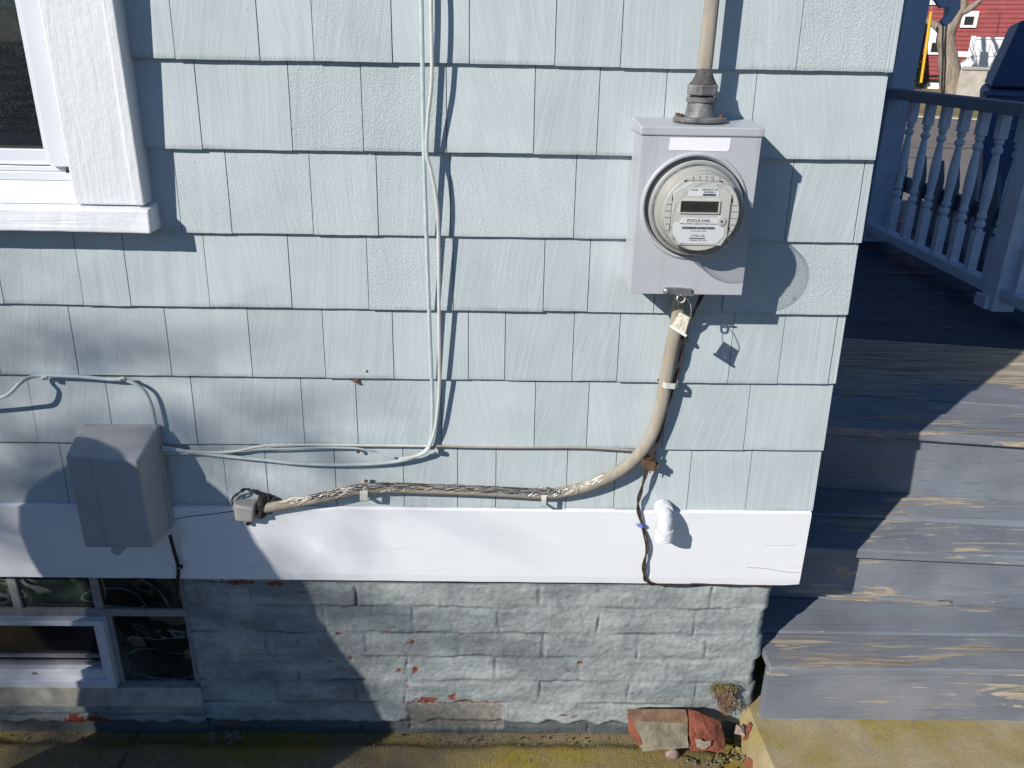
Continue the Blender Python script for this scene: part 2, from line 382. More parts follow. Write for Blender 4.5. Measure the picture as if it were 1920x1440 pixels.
def shingle(x0, x1, zb, h, r, bl):
    th = .0095; j = random.uniform(-.0014, .0010); sl = random.uniform(-.0009, .0009); fy = random.uniform(-.0016, .0012)
    nx = 7
    P = {}
    for i in range(nx+1):
        t = i/nx; x = x0+(x1-x0)*t
        w_ = mn.noise(Vector((x*34, zb*7, r*9)))*.0005 + (mn.noise(Vector((x*190, zb, 3)))*.0005)
        cup = fy + math.sin(math.pi*t)*random.uniform(-.0006, .0006)
        zt = zb+h+.03; zz = zb+j+sl*t+w_
        P[i] = [bm.verts.new((x, cup, zz)), bm.verts.new((x, .0115+cup*.3, zt)), bm.verts.new((x, .0105+cup, zz+.001)), ]
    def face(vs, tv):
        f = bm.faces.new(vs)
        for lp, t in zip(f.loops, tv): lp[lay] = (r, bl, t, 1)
    for i in range(nx):
        a, b = P[i], P[i+1]
        face((a[0], b[0], b[1], a[1]), (0, 0, 1, 1))
        face((a[2], b[2], b[0], a[0]), (0, 0, 0, 0))
    face((P[0][2], P[0][0], P[0][1]), (0, 0, 1)); face((P[nx][0], P[nx][2], P[nx][1]), (0, 0, 1))
for ci in range(-19, 7):
    if ci >= 0: zb = rows[ci]; h = EXP
    else: zb = rows[0] + EXP*(-ci); h = EXP
    rr = random.Random(ci*31+5)
    if ci in joints:
        js = [at(px, py, 0).x for px, py in joints[ci]]
    else:
        js = []; x = -.62
        while x < XC-.09: js.append(x); x += rr.uniform(.085, .19)
    xl = js[0]
    left = []
    x = xl
    while x > -3.6: x -= rr.uniform(.09, .19); left.append(x)
    xs = left[::-1] + js + [XC + rr.uniform(-.0015, .0015) - (.0145 if ci % 2 == 0 else 0)]
    j0 = len(left)
    for q in range(len(xs)-1):
        a, b = xs[q]+.0008, xs[q+1]-.0008
        mid_z = zb+h*.5
        if zb+h > 1.33 and b < -.70 and zb < 2.75: continue         # window hole
        if zb+h > 1.33 and zb < 2.75 and a < -.70 < b: a = -.70
        bl = blister.get((ci, q-j0+1), rr.choice([0,0,0,0,.15,.3])) if ci >= 0 else rr.choice([0,0,.3,.8])
        shingle(a, b, zb, h, rr.random(), bl)
    if ci % 2 == 0:                                       # end grain of the side wall's shingles at the corner
        shingle(XC-.0138, XC+.0015, zb+.0004, h, rr.random(), 0)
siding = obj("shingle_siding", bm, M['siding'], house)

# wall body behind the shingles (with window openings), side wall, roof
bm = B()
YW = .0125
def sheet(x0, x1, z0, z1): box(bm, x0, x1, YW, .16, z0, z1)
sheet(-3.6, .70, 2.80, 4.62); sheet(-.79, .70, .52, 2.80); sheet(-3.6, -1.75, .52, 2.80); sheet(-1.75, -.79, .52, 1.325)
obj("wall", bm, M['siding'], house)
bm = B(); lay = bm.loops.layers.float_color.new("shg")
for ci in range(-19, 7):                                             # side wall courses facing the porch
    zb = rows[ci] if ci >= 0 else rows[0]-EXP*ci
    y = .02
    rr = random.Random(ci*7+99)
    while y < 4.2:
        w_ = rr.uniform(.09, .19); c_ = rr.random()
        vs = [bm.verts.new(p) for p in ((XC, y+.001, zb), (XC, y+w_-.001, zb), (XC-.012, y+w_-.001, zb+EXP+.02), (XC-.012, y+.001, zb+EXP+.02), (XC-.012, y+.001, zb), (XC-.012, y+w_-.001, zb))]
        for f in ((0,1,2,3), (4,5,1,0), (0,3,4), (1,5,2)):
            fc = bm.faces.new([vs[i] for i in f])
            for lp in fc.loops: lp[lay] = (c_, 0, (lp.vert.co.z-zb)/EXP, 1)
        y += w_
obj("side_siding", bm, M['siding'], house)
bm = B(); box(bm, -3.6, .699, .17, 4.2, .5, 4.6); obj("wall_core", bm, M['dark'], house)
bm = B(); prism(bm, [(-.12, 4.63), (4.3, 4.63), (2.1, 5.2)], -3.9, .8, 'x'); obj("roof", bm, simple("dark_roof_shingle", (.07,.07,.075), .9, .2, 40, .6), house)
# skirt board
bm = B()
tl = rows[6]+.0005
def zbot(x): return .4915 + (x+1.2)*-.0022 + (-.0015 if x > .55 else 0)
xs = [-3.6, -1.2, -.6, 0, .3, .5, .6, .705]
n = 60; prev = None
for i in range(n+1):
    x = -1.35 + (XC-.002+1.35)*i/n
    zb = zbot(x) + mn.noise(Vector((x*14, 0, 0)))*.0008; k = .005*max(0, (x-.706)/.01)
    ring = [bm.verts.new(p) for p in ((x, -.006, zb+.002+k), (x, -.0075, zb+.02), (x, -.0065, tl-.004), (x, .004, tl+.0015), (x, .0124, tl+.0015), (x, .0124, zb))]
    if prev:
        for q in range(6): bm.faces.new((prev[q], ring[q], ring[(q+1)%6], prev[(q+1)%6]))
    else: bm.faces.new(ring)
    prev = ring
bm.faces.new(prev[::-1])
box(bm, -3.6, -1.35, -.006, .0124, .4915, tl+.001)
obj("skirt_board", bm, M['board'], house)
bm = B()                                                             # splits in the skirt board paint
tube(bm, smooth_path([at(328,974,.0066), at(350,969,.0066), at(378,966,.0066), at(405,963,.0066), at(440,958,.0066)]), .0011, 5)
obj("paint_crack", bm, M['putty'], house); bm = B()
tube(bm, smooth_path([at(1400,1064,.0078), at(1435,1066,.0078), at(1478,1073,.0078), at(1498,1073,.0078)]), .0006, 5)
obj("paint_crack", bm, M['mortar'], house); bm = B()
tube(bm, smooth_path([at(1430,1022,.0068), at(1470,1023,.0068), at(1492,1021,.0068)]), .0004, 5)
obj("paint_crack", bm, M['mortar'], house)
# chipped holes in the shingles
bm = B()
for px, py, r_ in ((667,714,.0055),(661,713,.003),(672,719,.0035)):
    bmesh.ops.create_icosphere(bm, subdivisions=1, radius=r_, matrix=Matrix.Translation(at(px, py, -.004)) @ Matrix.Diagonal((1.2,.35,.9,1)))
obj("chipped_hole", bm, simple("chipped_wood", (.17,.07,.045), .9, .4, 200, .6), house)

# foundation: one displaced sheet of painted brick courses
crs = [.5350, .4555, .3860, .3090, .2370, .1590, .0880, .0120, -.06]
vj = {0:[420,565,740,915,1100,1290], 1:[470,668,852,1010,1190,1330], 2:[610,774,935,1120,1300], 3:[500,688,860,1017,1195,1320], 4:[560,765,928,1085,1250], 5:[520,667,760,1010,1175,1300], 6:[420,600,764,944,1080,1180,1320], 7:[500,680,900,1100,1300]}
vjx = {k: [at(p, 1100+45*k, -.03).x for p in v] for k, v in vj.items()}
red = [(452,1092,.030,.007),(515,1094,.020,.006),(570,1110,.012,.002),(635,1188,.007,.004),(727,1187,.007,.003),(770,1206,.010,.003),(775,1203,.005,.006),(657,1234,.006,.004),(620,1240,.008,.002),
       (750,1257,.006,.007),(778,1256,.006,.009),(764,1278,.003,.003),(765,1287,.003,.003),(802,1312,.026,.009),(795,1318,.044,.005),(848,1306,.010,.010),(868,1315,.022,.005),(908,1319,.038,.0055),(865,1190,.006,.002),(910,1187,.004,.0015),
       (1088,1243,.006,.005),(1065,1259,.005,.002),(1058,1341,.010,.004),(1078,1344,.009,.002),(1187,1300,.003,.002),(1202,1300,.003,.002),(1278,1280,.003,.002),(142,1349,.030,.020),(184,1350,.032,.016),(430,1361,.02,.006)]
redp = []
for px, py, rx, rz in red:
    q = at(px, py, -.03); redp.append((q.x, q.z, rx, rz))
g0 = at(765, 1318, -.03); g1 = at(943, 1372, -.03)
FX0, FX1, FZ0, FZ1 = -.742, .662, -.04, .512
nx, nz = 470, 170
bm = B(); lay = bm.verts.layers.float_color.new("pt")
grid = []
def ss(a, b, x):
    t = max(0, min(1, (x-a)/(b-a))); return t*t*(3-2*t)
for i in range(nx+1):
    colv = []
    for j in range(nz+1):
        x = FX0+(FX1-FX0)*i/nx; z = FZ0+(FZ1-FZ0)*j/nz
        wx = x + mn.noise(Vector((x*18, z*18, 1)))*.006; wz = z + mn.noise(Vector((x*11, z*9, 7)))*.0055 + mn.noise(Vector((x*45, z*45, 3)))*.0025
        k = 0
        while k < 7 and wz < crs[k+1]: k += 1
        dz = min(abs(wz-crs[k]), abs(wz-crs[k+1]))
        dx = min([abs(wx-v) for v in vjx[k]] + [9])
        smear = max(0, min(1, .62 + 1.5*mn.noise(Vector((x*5, z*6, 11)))))          # thick paint fills some joints
        right = ss(.10, .40, x)*.35
        # joint: soft valley at the joint with the sharpest drop right under the brick above
        jz = ss(.012, .002, dz); jx = ss(.008, .0015, dx)
        jd = max(jz*.55, jx*.55)*(1-.8*smear)*(1-right)
        lip = ss(.0042, .0012, abs(wz-crs[k+1]-.002))*max(0, 2.2*mn.noise(Vector((x*7, k*3.1, 2)))+.18)*(1-right)
        lip = max(lip, ss(.0028, .0008, dx)*max(0, 1.6*mn.noise(Vector((x*22, k*2.7, z*20)))-.05))
        h = .0052*(1-jd) - .0062*min(1, lip) + mn.fractal(Vector((x*13, z*19, 4)), .8, 2.1, 5)*.0026 + mn.noise(Vector((x*90, z*120, 4)))*.0011
        h += (mn.noise(Vector((k*7.3, round(x*5)*3.3, 9))))*.0012
        pr = 0
        for qx, qz, rx, rz in redp:
            if abs(x-qx) < rx*1.5 and abs(z-qz) < rz*1.7:
                e = math.sqrt(((x-qx)/rx)**2 + ((z-qz)/rz)**2) + mn.noise(Vector((x*130, z*170, 5)))*.75
                pr = max(pr, ss(1.05, .85, e))
        foot = 0
        pg = ss(-.004, .003, min(x-g0.x, g1.x-x, g0.z-z, z-g1.z) + mn.noise(Vector((x*70, z*70, 5)))*.005)
        if pg > .1: h = h*(1-pg*.5) - .003*pg
        if z < .035:                                                   # spalled, dirty foot of the wall
            ft = ss(.035, .012, z + mn.noise(Vector((x*24, 1, 2)))*.014); h -= ft*.012; foot = ft
        h -= pr*.0022
        if x > .645: h -= ((x-.645)/.017)**2*.012
        ex = x + (mn.noise(Vector((z*30, 5, 5)))*.007 + (.004 if k % 2 else -.003))*ss(.60, .66, x)
        v = bm.verts.new((ex, .034-h, z)); v[lay] = (pr*(1-pg*.2), max(0, pg-pr), min(1, max(0, jd*.25+min(1, lip)*.9, foot*.85)), 1)
        colv.append(v)
    grid.append(colv)
for i in range(nx):
    for j in range(nz): bm.faces.new((grid[i][j], grid[i+1][j], grid[i+1][j+1], grid[i][j+1]))
for j in range(nz):                                                    # return round the corner
    a, b = grid[nx][j], grid[nx][j+1]
    c = bm.verts.new((a.co.x-.002, 1.2, a.co.z)); d = bm.verts.new((b.co.x-.002, 1.2, b.co.z))
    bm.faces.new((a, c, d, b))
obj("foundation_brick", bm, M['brick'], house, smooth='all')
bm = B(); box(bm, -3.6, .640, .062, 4.2, -.06, .5); obj("foundation_core", bm, M['dark'], house)
# foundation under the glass-block window
bm = B(); lay = bm.verts.layers.float_color.new("pt"); grid = []
for i in range(161):
    cv = []
    for j in range(29):
        x = -1.75+1.008*i/160; z = -.04+.125*j/28
        h = mn.fractal(Vector((x*16, z*22, 4)), .9, 2.1, 4)*.0032 + .006
        d = min(abs(z-.047+mn.noise(Vector((x*11,1,1)))*.004), 9); h -= ss(.006, .001, d)*.004
        pr = 0
        for qx, qz, rx, rz in redp:
            if abs(x-qx) < rx*1.5 and abs(z-qz) < rz*1.7:
                e = math.sqrt(((x-qx)/rx)**2 + ((z-qz)/rz)**2) + mn.noise(Vector((x*130, z*170, 5)))*.75
                pr = max(pr, ss(1.05, .85, e))
        ft = ss(.03, .012, z + mn.noise(Vector((x*24, 1, 2)))*.014); h -= ft*.010
        v = bm.verts.new((x, .034-h, z)); v[lay] = (pr, 0, max(ft*.8, ss(.005, .001, d)*.5), 1); cv.append(v)
    grid.append(cv)
for i in range(160):
    for j in range(28): bm.faces.new((grid[i][j], grid[i+1][j], grid[i+1][j+1], grid[i][j+1]))
obj("foundation_brick", bm, M['brick'], house, smooth='all')

# ---- upper window: casing, sill, vinyl frame, sash, woven screen
WXR = -.671; CXL = -.803
bm = B()
zc0 = 1.358
box(bm, CXL, WXR, -.034, .03, zc0, 2.78); 
casing = obj("window_casing", bm, M['trim'], house, bevel=.004)
bm = B(); box(bm, -.690, WXR+.0005, -.0395, -.0335, zc0+.001, 2.78); obj("casing_backband", bm, M['trim'], casing, bevel=.0025)
bm = B()
hexa(bm, [(-1.85,-.05,1.312),(-.661,-.052,1.309),(-.661,.03,1.309),(-1.85,.03,1.312),(-1.85,-.046,1.3535),(-.661,-.048,1.3515),(-.661,.03,1.363),(-1.85,.03,1.365)])
bmesh.ops.subdivide_edges(bm, edges=[e for e in bm.edges if abs(e.verts[0].co.x-e.verts[1].co.x) > .5], cuts=60, use_grid_fill=True)
for v in bm.verts: v.co += Vector((0, mn.noise(v.co*21)*.0018, mn.noise(v.co*17+Vector((3,3,3)))*.0016))
obj("window_sill", bm, M['sill'], house, bevel=.003)
win = None
bm = B()                                                               # sloped sub-sill and vinyl frame
hexa(bm, [(-1.7,-.022,1.357),(CXL+.001,-.022,1.357),(CXL+.001,.06,1.357),(-1.7,.06,1.357),(-1.7,.012,1.394),(CXL+.001,.012,1.394),(CXL+.001,.06,1.394),(-1.7,.06,1.394)])
obj("sub_sill", bm, M['trim'], house, bevel=.002)
bm = B()
zf = 1.3945
box(bm, -1.7, -.8205, .012, .075, zf, zf+.016); box(bm, -1.7, -.822, .020, .075, zf+.0165, zf+.026)
box(bm, -.8575, -.8200, .008, .075, zf+.0265, 2.75); box(bm, -.8195, -.8032, .036, .076, zf+.001, 2.75); box(bm, -.8075, -.8031, .010, .0355, zf+.001, 2.75)
frame = obj("window_frame", bm, M['vinyl'], house, bevel=.0015)
bm = B()
zs = zf+.0265
box(bm, -1.66, -.8580, .022, .06, zs, zs+.030); box(bm, -.8720, -.8600, .0225, .06, zs+.0305, 2.7); box(bm, -1.66, -.8580, .017, .06, zs+.0015, zs+.006)
sash = obj("window_sash", bm, M['vinyl'], frame, bevel=.0015)
bm = B(); box(bm, -1.66, -.8725, .034, .05, zs+.0308, zs+.035); box(bm, -.8765, -.8727, .034, .05, zs+.0352, 2.7)
obj("glazing_gasket", bm, M['black'], frame)
k = N("woven_dark_shade"); c1 = k.noise(1.0, k.map(k.co(), (170, 1, 520)), 2, .6); c2 = k.noise(1.0, k.map(k.co(), (14, 1, 110)), 4, .6)
q = k.math('MULTIPLY', k.ramp(c1, [(.46, 0), (.58, 1)]), k.ramp(c2, [(.38, .08), (.58, 1)]))
sp = k.n("ShaderNodeSeparateXYZ"); k.l(k.co(), sp.inputs[0])
k.set(k.mix(q, (.012,.012,.013), (.62,.60,.55)), .7, k.bump(c1, .5, .001)); M['shade'] = k.m
bm = B(); box(bm, -1.66, -.8727, .055, .058, zs+.058, 2.7); obj("window_shade", bm, M['shade'], frame)
bm = B(); box(bm, -1.66, -.8727, .052, .059, zs+.030, zs+.0575); obj("shade_hem", bm, simple("grey_shade_hem", (.17,.17,.185), .6, .2, 60, .3), frame)
k = N("window_glass")
tr = k.n("ShaderNodeBsdfTransparent"); gl = k.n("ShaderNodeBsdfGlossy"); gl.inputs["Roughness"].default_value = .03
mx = k.n("ShaderNodeMixShader"); fr = k.n("ShaderNodeFresnel"); fr.inputs[0].default_value = 1.5
tr.inputs[0].default_value = (.9,.92,.92,1)
k.l(fr.outputs[0], mx.inputs[0]); k.l(tr.outputs[0], mx.inputs[1]); k.l(gl.outputs[0], mx.inputs[2]); k.l(mx.outputs[0], k.out.inputs[0]); M['glass'] = k.m
bm = B(); box(bm, -1.66, -.8767, .044, .046, zs+.035, 2.7); obj("glass_pane", bm, M['glass'], frame)
bm = B(); p = at(126, 318, -.004); box(bm, p.x-.002, p.x+.003, .0005, .012, p.z-.006, p.z+.005); box(bm, p.x, p.x+.009, -.003, .003, p.z-.002, p.z+.003)
obj("sash_latch", bm, M['black'], frame, bevel=.0008)

# ---- glass-block basement window
bw = house
bm = B()
ZT, ZR, ZS = .4915, .3525, .134
YM = .045
box(bm, -1.75, -.745, YM, .08, ZR-.0105, ZR+.0105)                       # row joint
for xa, xb, za, zb in ((-.763,-.7445,ZS,ZR-.0107),(-.763,-.7445,ZR+.0107,.50),(-.976,-.956,ZR+.0107,.50),(-.9525,-.9405,ZS,ZR-.0107),(-1.172,-1.150,ZR+.0107,.50),(-1.372,-1.350,ZR+.0107,.50)):
    box(bm, xa, xb, YM+.0003, .08, za, zb)
mort = obj("glass_block_mortar", bm, M['mortar'], house, bevel=.003)
k = N("wavy_glass_block")
wv = k.noise(1.0, k.map(k.co(), (5, 5, 7)), 1, .4, 1.0)
rl = k.math('ABSOLUTE', k.math('SUBTRACT', k.noise(1.0, k.map(k.co(), (4.2, 4.2, 6.5)), 2, .45, 1.6), .52))  # pale lines painted for reflections and refraction in the blocks
k.set(k.mix(k.ramp(rl, [(.0, .55), (.006, .25), (.014, 0)]), k.mix(k.ramp(k.noise(7, None, 3), [(.4, 0), (.65, 1)]), (.004,.008,.008), (.035,.055,.048)), (.30,.36,.35)), .06, k.bump(wv, .8, .05), spec=.6); M['gblock'] = k.m
def gblock(x0, x1, z0, z1):
    bm = B(); nn = 14; g = []
    for i in range(nn+1):
        r_ = []
        for j in range(nn+1):
            u, v = i/nn, j/nn; e = min(u, 1-u, v, 1-v)
            y = YM+.008 - ss(0, .12, e)*.006 + .004*math.sin(6*u+3*v+x0*9)*ss(0, .2, e) + .004*math.sin(9*v-4*u+z0*20)*ss(0, .2, e)
            r_.append(bm.verts.new((x0+(x1-x0)*u, y, z0+(z1-z0)*v)))
        g.append(r_)
    for i in range(nn):
        for j in range(nn): bm.faces.new((g[i][j], g[i+1][j], g[i+1][j+1], g[i][j+1]))
    return obj("glass_block", bm, M['gblock'], house, smooth='all')
for a in ((-.9555,-.7635,ZR+.011,.50),(-1.1495,-.9765,ZR+.011,.50),(-1.3495,-1.1725,ZR+.011,.50),(-1.55,-1.3725,ZR+.011,.50),(-.940,-.7635,ZS+.005,ZR-.011)): gblock(*a)
bm = B()
hexa(bm, [(-1.75,.018,.082),(-.742,.018,.082),(-.742,.08,.082),(-1.75,.08,.082),(-1.75,.030,ZS-.0003),(-.744,.030,ZS-.0003),(-.744,.08,ZS-.0003),(-1.75,.08,ZS-.0003)])
bmesh.ops.subdivide_edges(bm, edges=bm.edges[:], cuts=14, use_grid_fill=True); rough(bm, .002, 25)
obj("basement_sill", bm, M['conc_sill'], house, bevel=.002)
bm = B()
vx0, vx1, vz0, vz1 = -1.62, -.953, ZS+.001, ZR-.011
for a in ((vx0, vx1, vz1-.014, vz1), (vx0, vx1, vz0, vz0+.022), (vx1-.02, vx1, vz0+.0222, vz1-.0142)): box(bm, a[0], a[1], .026, .075, a[2], a[3])
vent = obj("vent_frame", bm, M['vinyl'], house, bevel=.0015)
bm = B()
box(bm, vx0, vx1-.021, .036, .07, vz0+.0223, vz0+.048); box(bm, vx1-.030, vx1-.0202, .0365, .07, vz0+.0482, vz1-.0143)
obj("vent_sash", bm, M['vinyl'], vent, bevel=.0015)
bm = B(); box(bm, vx0, vx1-.031, .058, .064, vz0+.0485, vz1-.0145); obj("vent_pane", bm, simple("dark_vent_glass", (.006,.007,.012), .08, .1, 10, 0, spec=.7), vent)
bm = B(); box(bm, vx0, vx1-.031, .048, .056, vz0+.055, vz0+.064); box(bm, vx0, vx1-.031, .050, .057, vz0+.076, vz0+.084); obj("vent_reflection", bm, simple("grey_vent_reflection", (.22,.22,.25), .4, .1, 20, .1), vent)  # grey bars stand in for the frame's reflection in the pane
bm = B(); p = at(63, 1262, -.034); lathe(bm, [(.003,0),(.003,-.003),(0,-.004)], p, 'y', 12); obj("vent_screw", bm, M['galv'], vent)

# ------------------------------------------------------------------ METER BOX
BD = .103
bx0, bx1, bz0, bz1 = .2465, .4592, 1.2195, 1.5135
mb = thing("meter_box", ((bx0+bx1)/2, 0, bz0), "grey steel electric meter box with blank white sticker on its front", "meter box")
def plate_hole(bm, x0, x1, z0, z1, c, r_, y, th, seg=64):
    out = []
    for i in range(seg):
        a = 2*math.pi*(i+.5)/seg; dx, dz = math.cos(a), math.sin(a)
        s_ = min((x1-c[0])/dx if dx > 0 else (x0-c[0])/dx, (z1-c[1])/dz if dz > 0 else (z0-c[1])/dz)
        out.append((c[0]+dx*s_, c[1]+dz*s_, a))
    cs = [(x0,z0),(x1,z0),(x1,z1),(x0,z1)]
    for cx_, cz_ in cs:                                                # snap nearest to true corners
        i = min(range(seg), key=lambda q: (out[q][0]-cx_)**2+(out[q][1]-cz_)**2); out[i] = (cx_, cz_, out[i][2])
    fr = [bm.verts.new((o[0], y, o[1])) for o in out]; inn = [bm.verts.new((c[0]+r_*math.cos(o[2]), y, c[1]+r_*math.sin(o[2]))) for o in out]
    bk = [bm.verts.new((o[0], y+th, o[1])) for o in out]; ib = [bm.verts.new((c[0]+r_*math.cos(o[2]), y+th, c[1]+r_*math.sin(o[2]))) for o in out]
    for i in range(seg):
        j = (i+1) % seg
        bm.faces.new((fr[i], fr[j], inn[j], inn[i])); bm.faces.new((bk[j], bk[i], ib[i], ib[j]))
        bm.faces.new((fr[j], fr[i], bk[i], bk[j])); bm.faces.new((inn[i], inn[j], ib[j], ib[i]))
MC = (.3505, 1.3845)
bm = B()
box(bm, bx0+.0015, bx1-.0015, -.088, .004, bz0+.001, bz1)
body = obj("enclosure", bm, M['meterbox'], mb, bevel=.002)
bm = B(); plate_hole(bm, bx0, bx1, bz0, bz1-.006, MC, .0905, -BD, .0145)
cover = obj("front_cover", bm, M['meterbox'], mb, bevel=.0008)
bm = B(); lathe(bm, [(.0975,-BD-.0004),(.0965,-BD-.003),(.0945,-BD-.0045),(.0915,-BD-.0045),(.0895,-BD-.003),(.0890,-BD+.012)], (MC[0],0,MC[1]), 'y', 72)
obj("collar", bm, M['meterbox'], cover, smooth=True)
bm = B()
hexa(bm, [(bx0-.003,-BD-.003,bz1-.0055),(bx1+.003,-BD-.003,bz1-.0055),(bx1+.003,.004,bz1-.0055),(bx0-.003,.004,bz1-.0055),(bx0-.003,-BD-.0035,bz1+.010),(bx1+.003,-BD-.0035,bz1+.010),(bx1+.003,.004,bz1+.017),(bx0-.003,.004,bz1+.017)])
obj("rain_cap", bm, M['meterbox'], mb, bevel=.0025)
a, b = at(1256,257,BD), at(1367,284,BD)
bm = B(); prism(bm, [(a.x,b.z+.001),(b.x-.004,b.z),(b.x,b.z+.003),(b.x+.001,a.z-.001),(b.x-.002,a.z),(a.x+.001,a.z-.001)], -BD-.0008, -BD-.0001)
obj("blank_sticker", bm, M['label'], cover)
bm = B(); a = at(1243,545,BD+.004); b = at(1295,545,BD+.004)
prism(bm, [(a.x,a.z-.004),(a.x+.004,a.z-.0068),(b.x+.002,a.z-.0060),(b.x+.002,a.z+.0045),(b.x-.02,a.z+.0060),(a.x+.004,a.z+.0062),(a.x,a.z+.003)], -BD-.006, -BD-.0002)
box(bm, a.x+.025, b.x+.006, -BD-.010, -BD-.0062, a.z-.0085, a.z-.0055)
latch = obj("latch", bm, M['galv'], mb, bevel=.001)
bm = B(); lathe(bm, [(.0042,0),(.0042,-.0025),(.003,-.0035),(0,-.0035)], (a.x+.006,-BD-.006,a.z), 'y', 14); obj("rivet", bm, M['ringmetal'], latch)
bm = B()                                                                # hub flange on the roof of the box, gland nut, screws
HC = Vector((.3575, -.052, bz1+.0135)); 
hub = thing("conduit_hub", tuple(HC), "weathered grey cast hub with hex nut on top of the meter box", "cable hub")
fl = [(math.copysign(abs(math.cos(t_))**.8, math.cos(t_))*.048, math.copysign(abs(math.sin(t_))**.9, math.sin(t_))*.033) for t_ in [2*math.pi*i/40 for i in range(40)]]
prism(bm, [(HC.x+x, HC.y+y) for x, y in fl], HC.z, HC.z+.010, 'z'); obj("flange", bm, M['cast'], hub, bevel=.003, smooth=True)
bm = B(); lathe(bm, [(.0285,.0095),(.0265,.016),(.0245,.034),(.0275,.0355),(.0275,.042),(.0255,.0435),(.019,.0435)], HC, 'z', 36); rough(bm, .0008, 60); obj("barrel", bm, M['cast'], hub, smooth=True)
bm = B(); lathe(bm, [(.0225,.046),(.0300,.047),(.0300,.064),(.0225,.0655)], HC, 'z', 6); bmesh.ops.rotate(bm, verts=bm.verts, cent=HC, matrix=Matrix.Rotation(.25, 3, 'Z')); obj("hex_nut", bm, M['cast'], hub, bevel=.0018)
bm = B(); lathe(bm, [(.021,.043),(.021,.047)], HC, 'z', 24); obj("thread", bm, M['putty'], hub)
bm = B(); lathe(bm, [(.0245,.065),(.021,.069),(.0165,.078),(.0140,.088),(.0115,.0905)], HC, 'z', 24); rough(bm, .0018, 70); obj("putty_seal", bm, simple("grey_duct_seal", (.075,.072,.07), .8, .3, 60, .9, 120, dist=.003), hub, smooth=True)
for dx, dy in ((-.036,-.012),(.036,-.012),(-.038,.012),(.024,.024)):
    bm = B(); lathe(bm, [(.0048,.0098),(.0048,.0135),(.003,.015),(0,.015)], HC+Vector((dx,dy,0)), 'z', 10); obj("screw", bm, M['rust'], hub)
# upper service cable
bm = B()
path = smooth_path([HC+Vector((0,0,.080)), HC+Vector((.001,.002,.13)), HC+Vector((.003,.012,.30)), HC+Vector((.001,.024,.6)), HC+Vector((0,.024,1.4)), HC+Vector((0,.024,3.2))])
tube(bm, path, .0130, 18, .72, up=(0,1,0))
obj_ = obj("service_cable", bm, M['tan'], None, smooth=True)
tag(obj_, "upright tan cable running up the wall from the hub on the meter box", "cable")

# ------------------------------------------------------------------ METER
mt = thing("electric_meter", (MC[0], -BD, MC[1]), "round glass electric meter with digital display plugged into the grey box", "electric meter")
bm = B(); lathe(bm, [(.0875,.0),(.0875,-.010),(.0855,-.0125),(.0800,-.0125)], (MC[0],-BD-.002,MC[1]), 'y', 64); obj("base_gasket", bm, M['black'], mt, smooth=True)
bm = B(); lathe(bm, [(.0845,-.0128),(.0850,-.017),(.0830,-.0205),(.0800,-.0215),(.0760,-.0215),(.0760,-.015)], (MC[0],-BD-.002,MC[1]), 'y', 64); obj("base_ring", bm, M['ringmetal'], mt, smooth=True)
bm = B(); lathe(bm, [(.0755,-.012),(.0755,-.0212)], (MC[0],-BD-.002,MC[1]), 'y', 64); obj("base_plate", bm, M['faceplate'], mt)
yb = -BD-.0235
k = N("clear_meter_cover")
tr = k.n("ShaderNodeBsdfTransparent"); tr.inputs[0].default_value = (.93,.935,.925,1)
gl = k.n("ShaderNodeBsdfGlossy"); gl.inputs["Roughness"].default_value = .04
lw = k.n("ShaderNodeLayerWeight"); lw.inputs[0].default_value = .35
mx = k.n("ShaderNodeMixShader"); k.l(k.ramp(lw.outputs["Facing"], [(0,.05),(.5,.16),(1,.7)]), mx.inputs[0]); k.l(tr.outputs[0], mx.inputs[1]); k.l(gl.outputs[0], mx.inputs[2]); k.l(mx.outputs[0], k.out.inputs[0]); M['clear'] = k.m
bm = B(); lathe(bm, [(.0795,0),(.0775,-.003),(.0740,-.009),(.0722,-.045),(.0712,-.058),(.0695,-.062),(.0655,-.0635),(0,-.0645)], (MC[0],yb,MC[1]), 'y', 72)
gc = obj("glass_cover", bm, M['clear'], mt, smooth=True)
bm = B()
bmesh.ops.create_circle(bm, segments=6, radius=0); bm.clear()
for i in range(72):
    pass
ringpts = [Vector((MC[0]+.0705*math.cos(2*math.pi*i/72), yb-.0605, MC[1]+.0705*math.sin(2*math.pi*i/72))) for i in range(73)]
tube(bm, ringpts, .0011, 6, cap=False); obj("cover_rim", bm, M['clear'], mt, smooth=True)
# face: drum body and face plate
bm = B(); lathe(bm, [(.0705,.004),(.0700,-.020),(.0690,-.026),(.0690,-.0275)], (MC[0],yb,MC[1]), 'y', 64); obj("meter_drum", bm, simple("drum_plastic", (.50,.49,.45), .45, .06, 20, .05), mt, smooth=True)
fy = yb-.0395
bm = B(); prism(bm, [(MC[0]+.0665*math.cos(2*math.pi*i/56), MC[1]+.0665*math.sin(2*math.pi*i/56)) for i in range(56)], yb-.0277, fy); face = obj("face_plate", bm, M['faceplate'], mt, bevel=.0015)
SF = 1.2
F = lambda u, v: (MC[0]+u*SF, MC[1]+v*SF)
def fbox(bm, u0, u1, v0, v1, y0, y1): box(bm, MC[0]+u0*SF, MC[0]+u1*SF, fy-y1, fy-y0, MC[1]+v0*SF, MC[1]+v1*SF)
bm = B()                                                                 # raised inner panel with clipped corners
prism(bm, [F(-.043,-.034),F(-.034,-.047),F(.034,-.047),F(.041,-.034),F(.041,.026),F(.024,.0455),F(-.018,.0455),F(-.043,.030)], fy-.0025, fy-.0002); obj("inner_panel", bm, M['faceplate'], face, bevel=.0012)
bm = B()
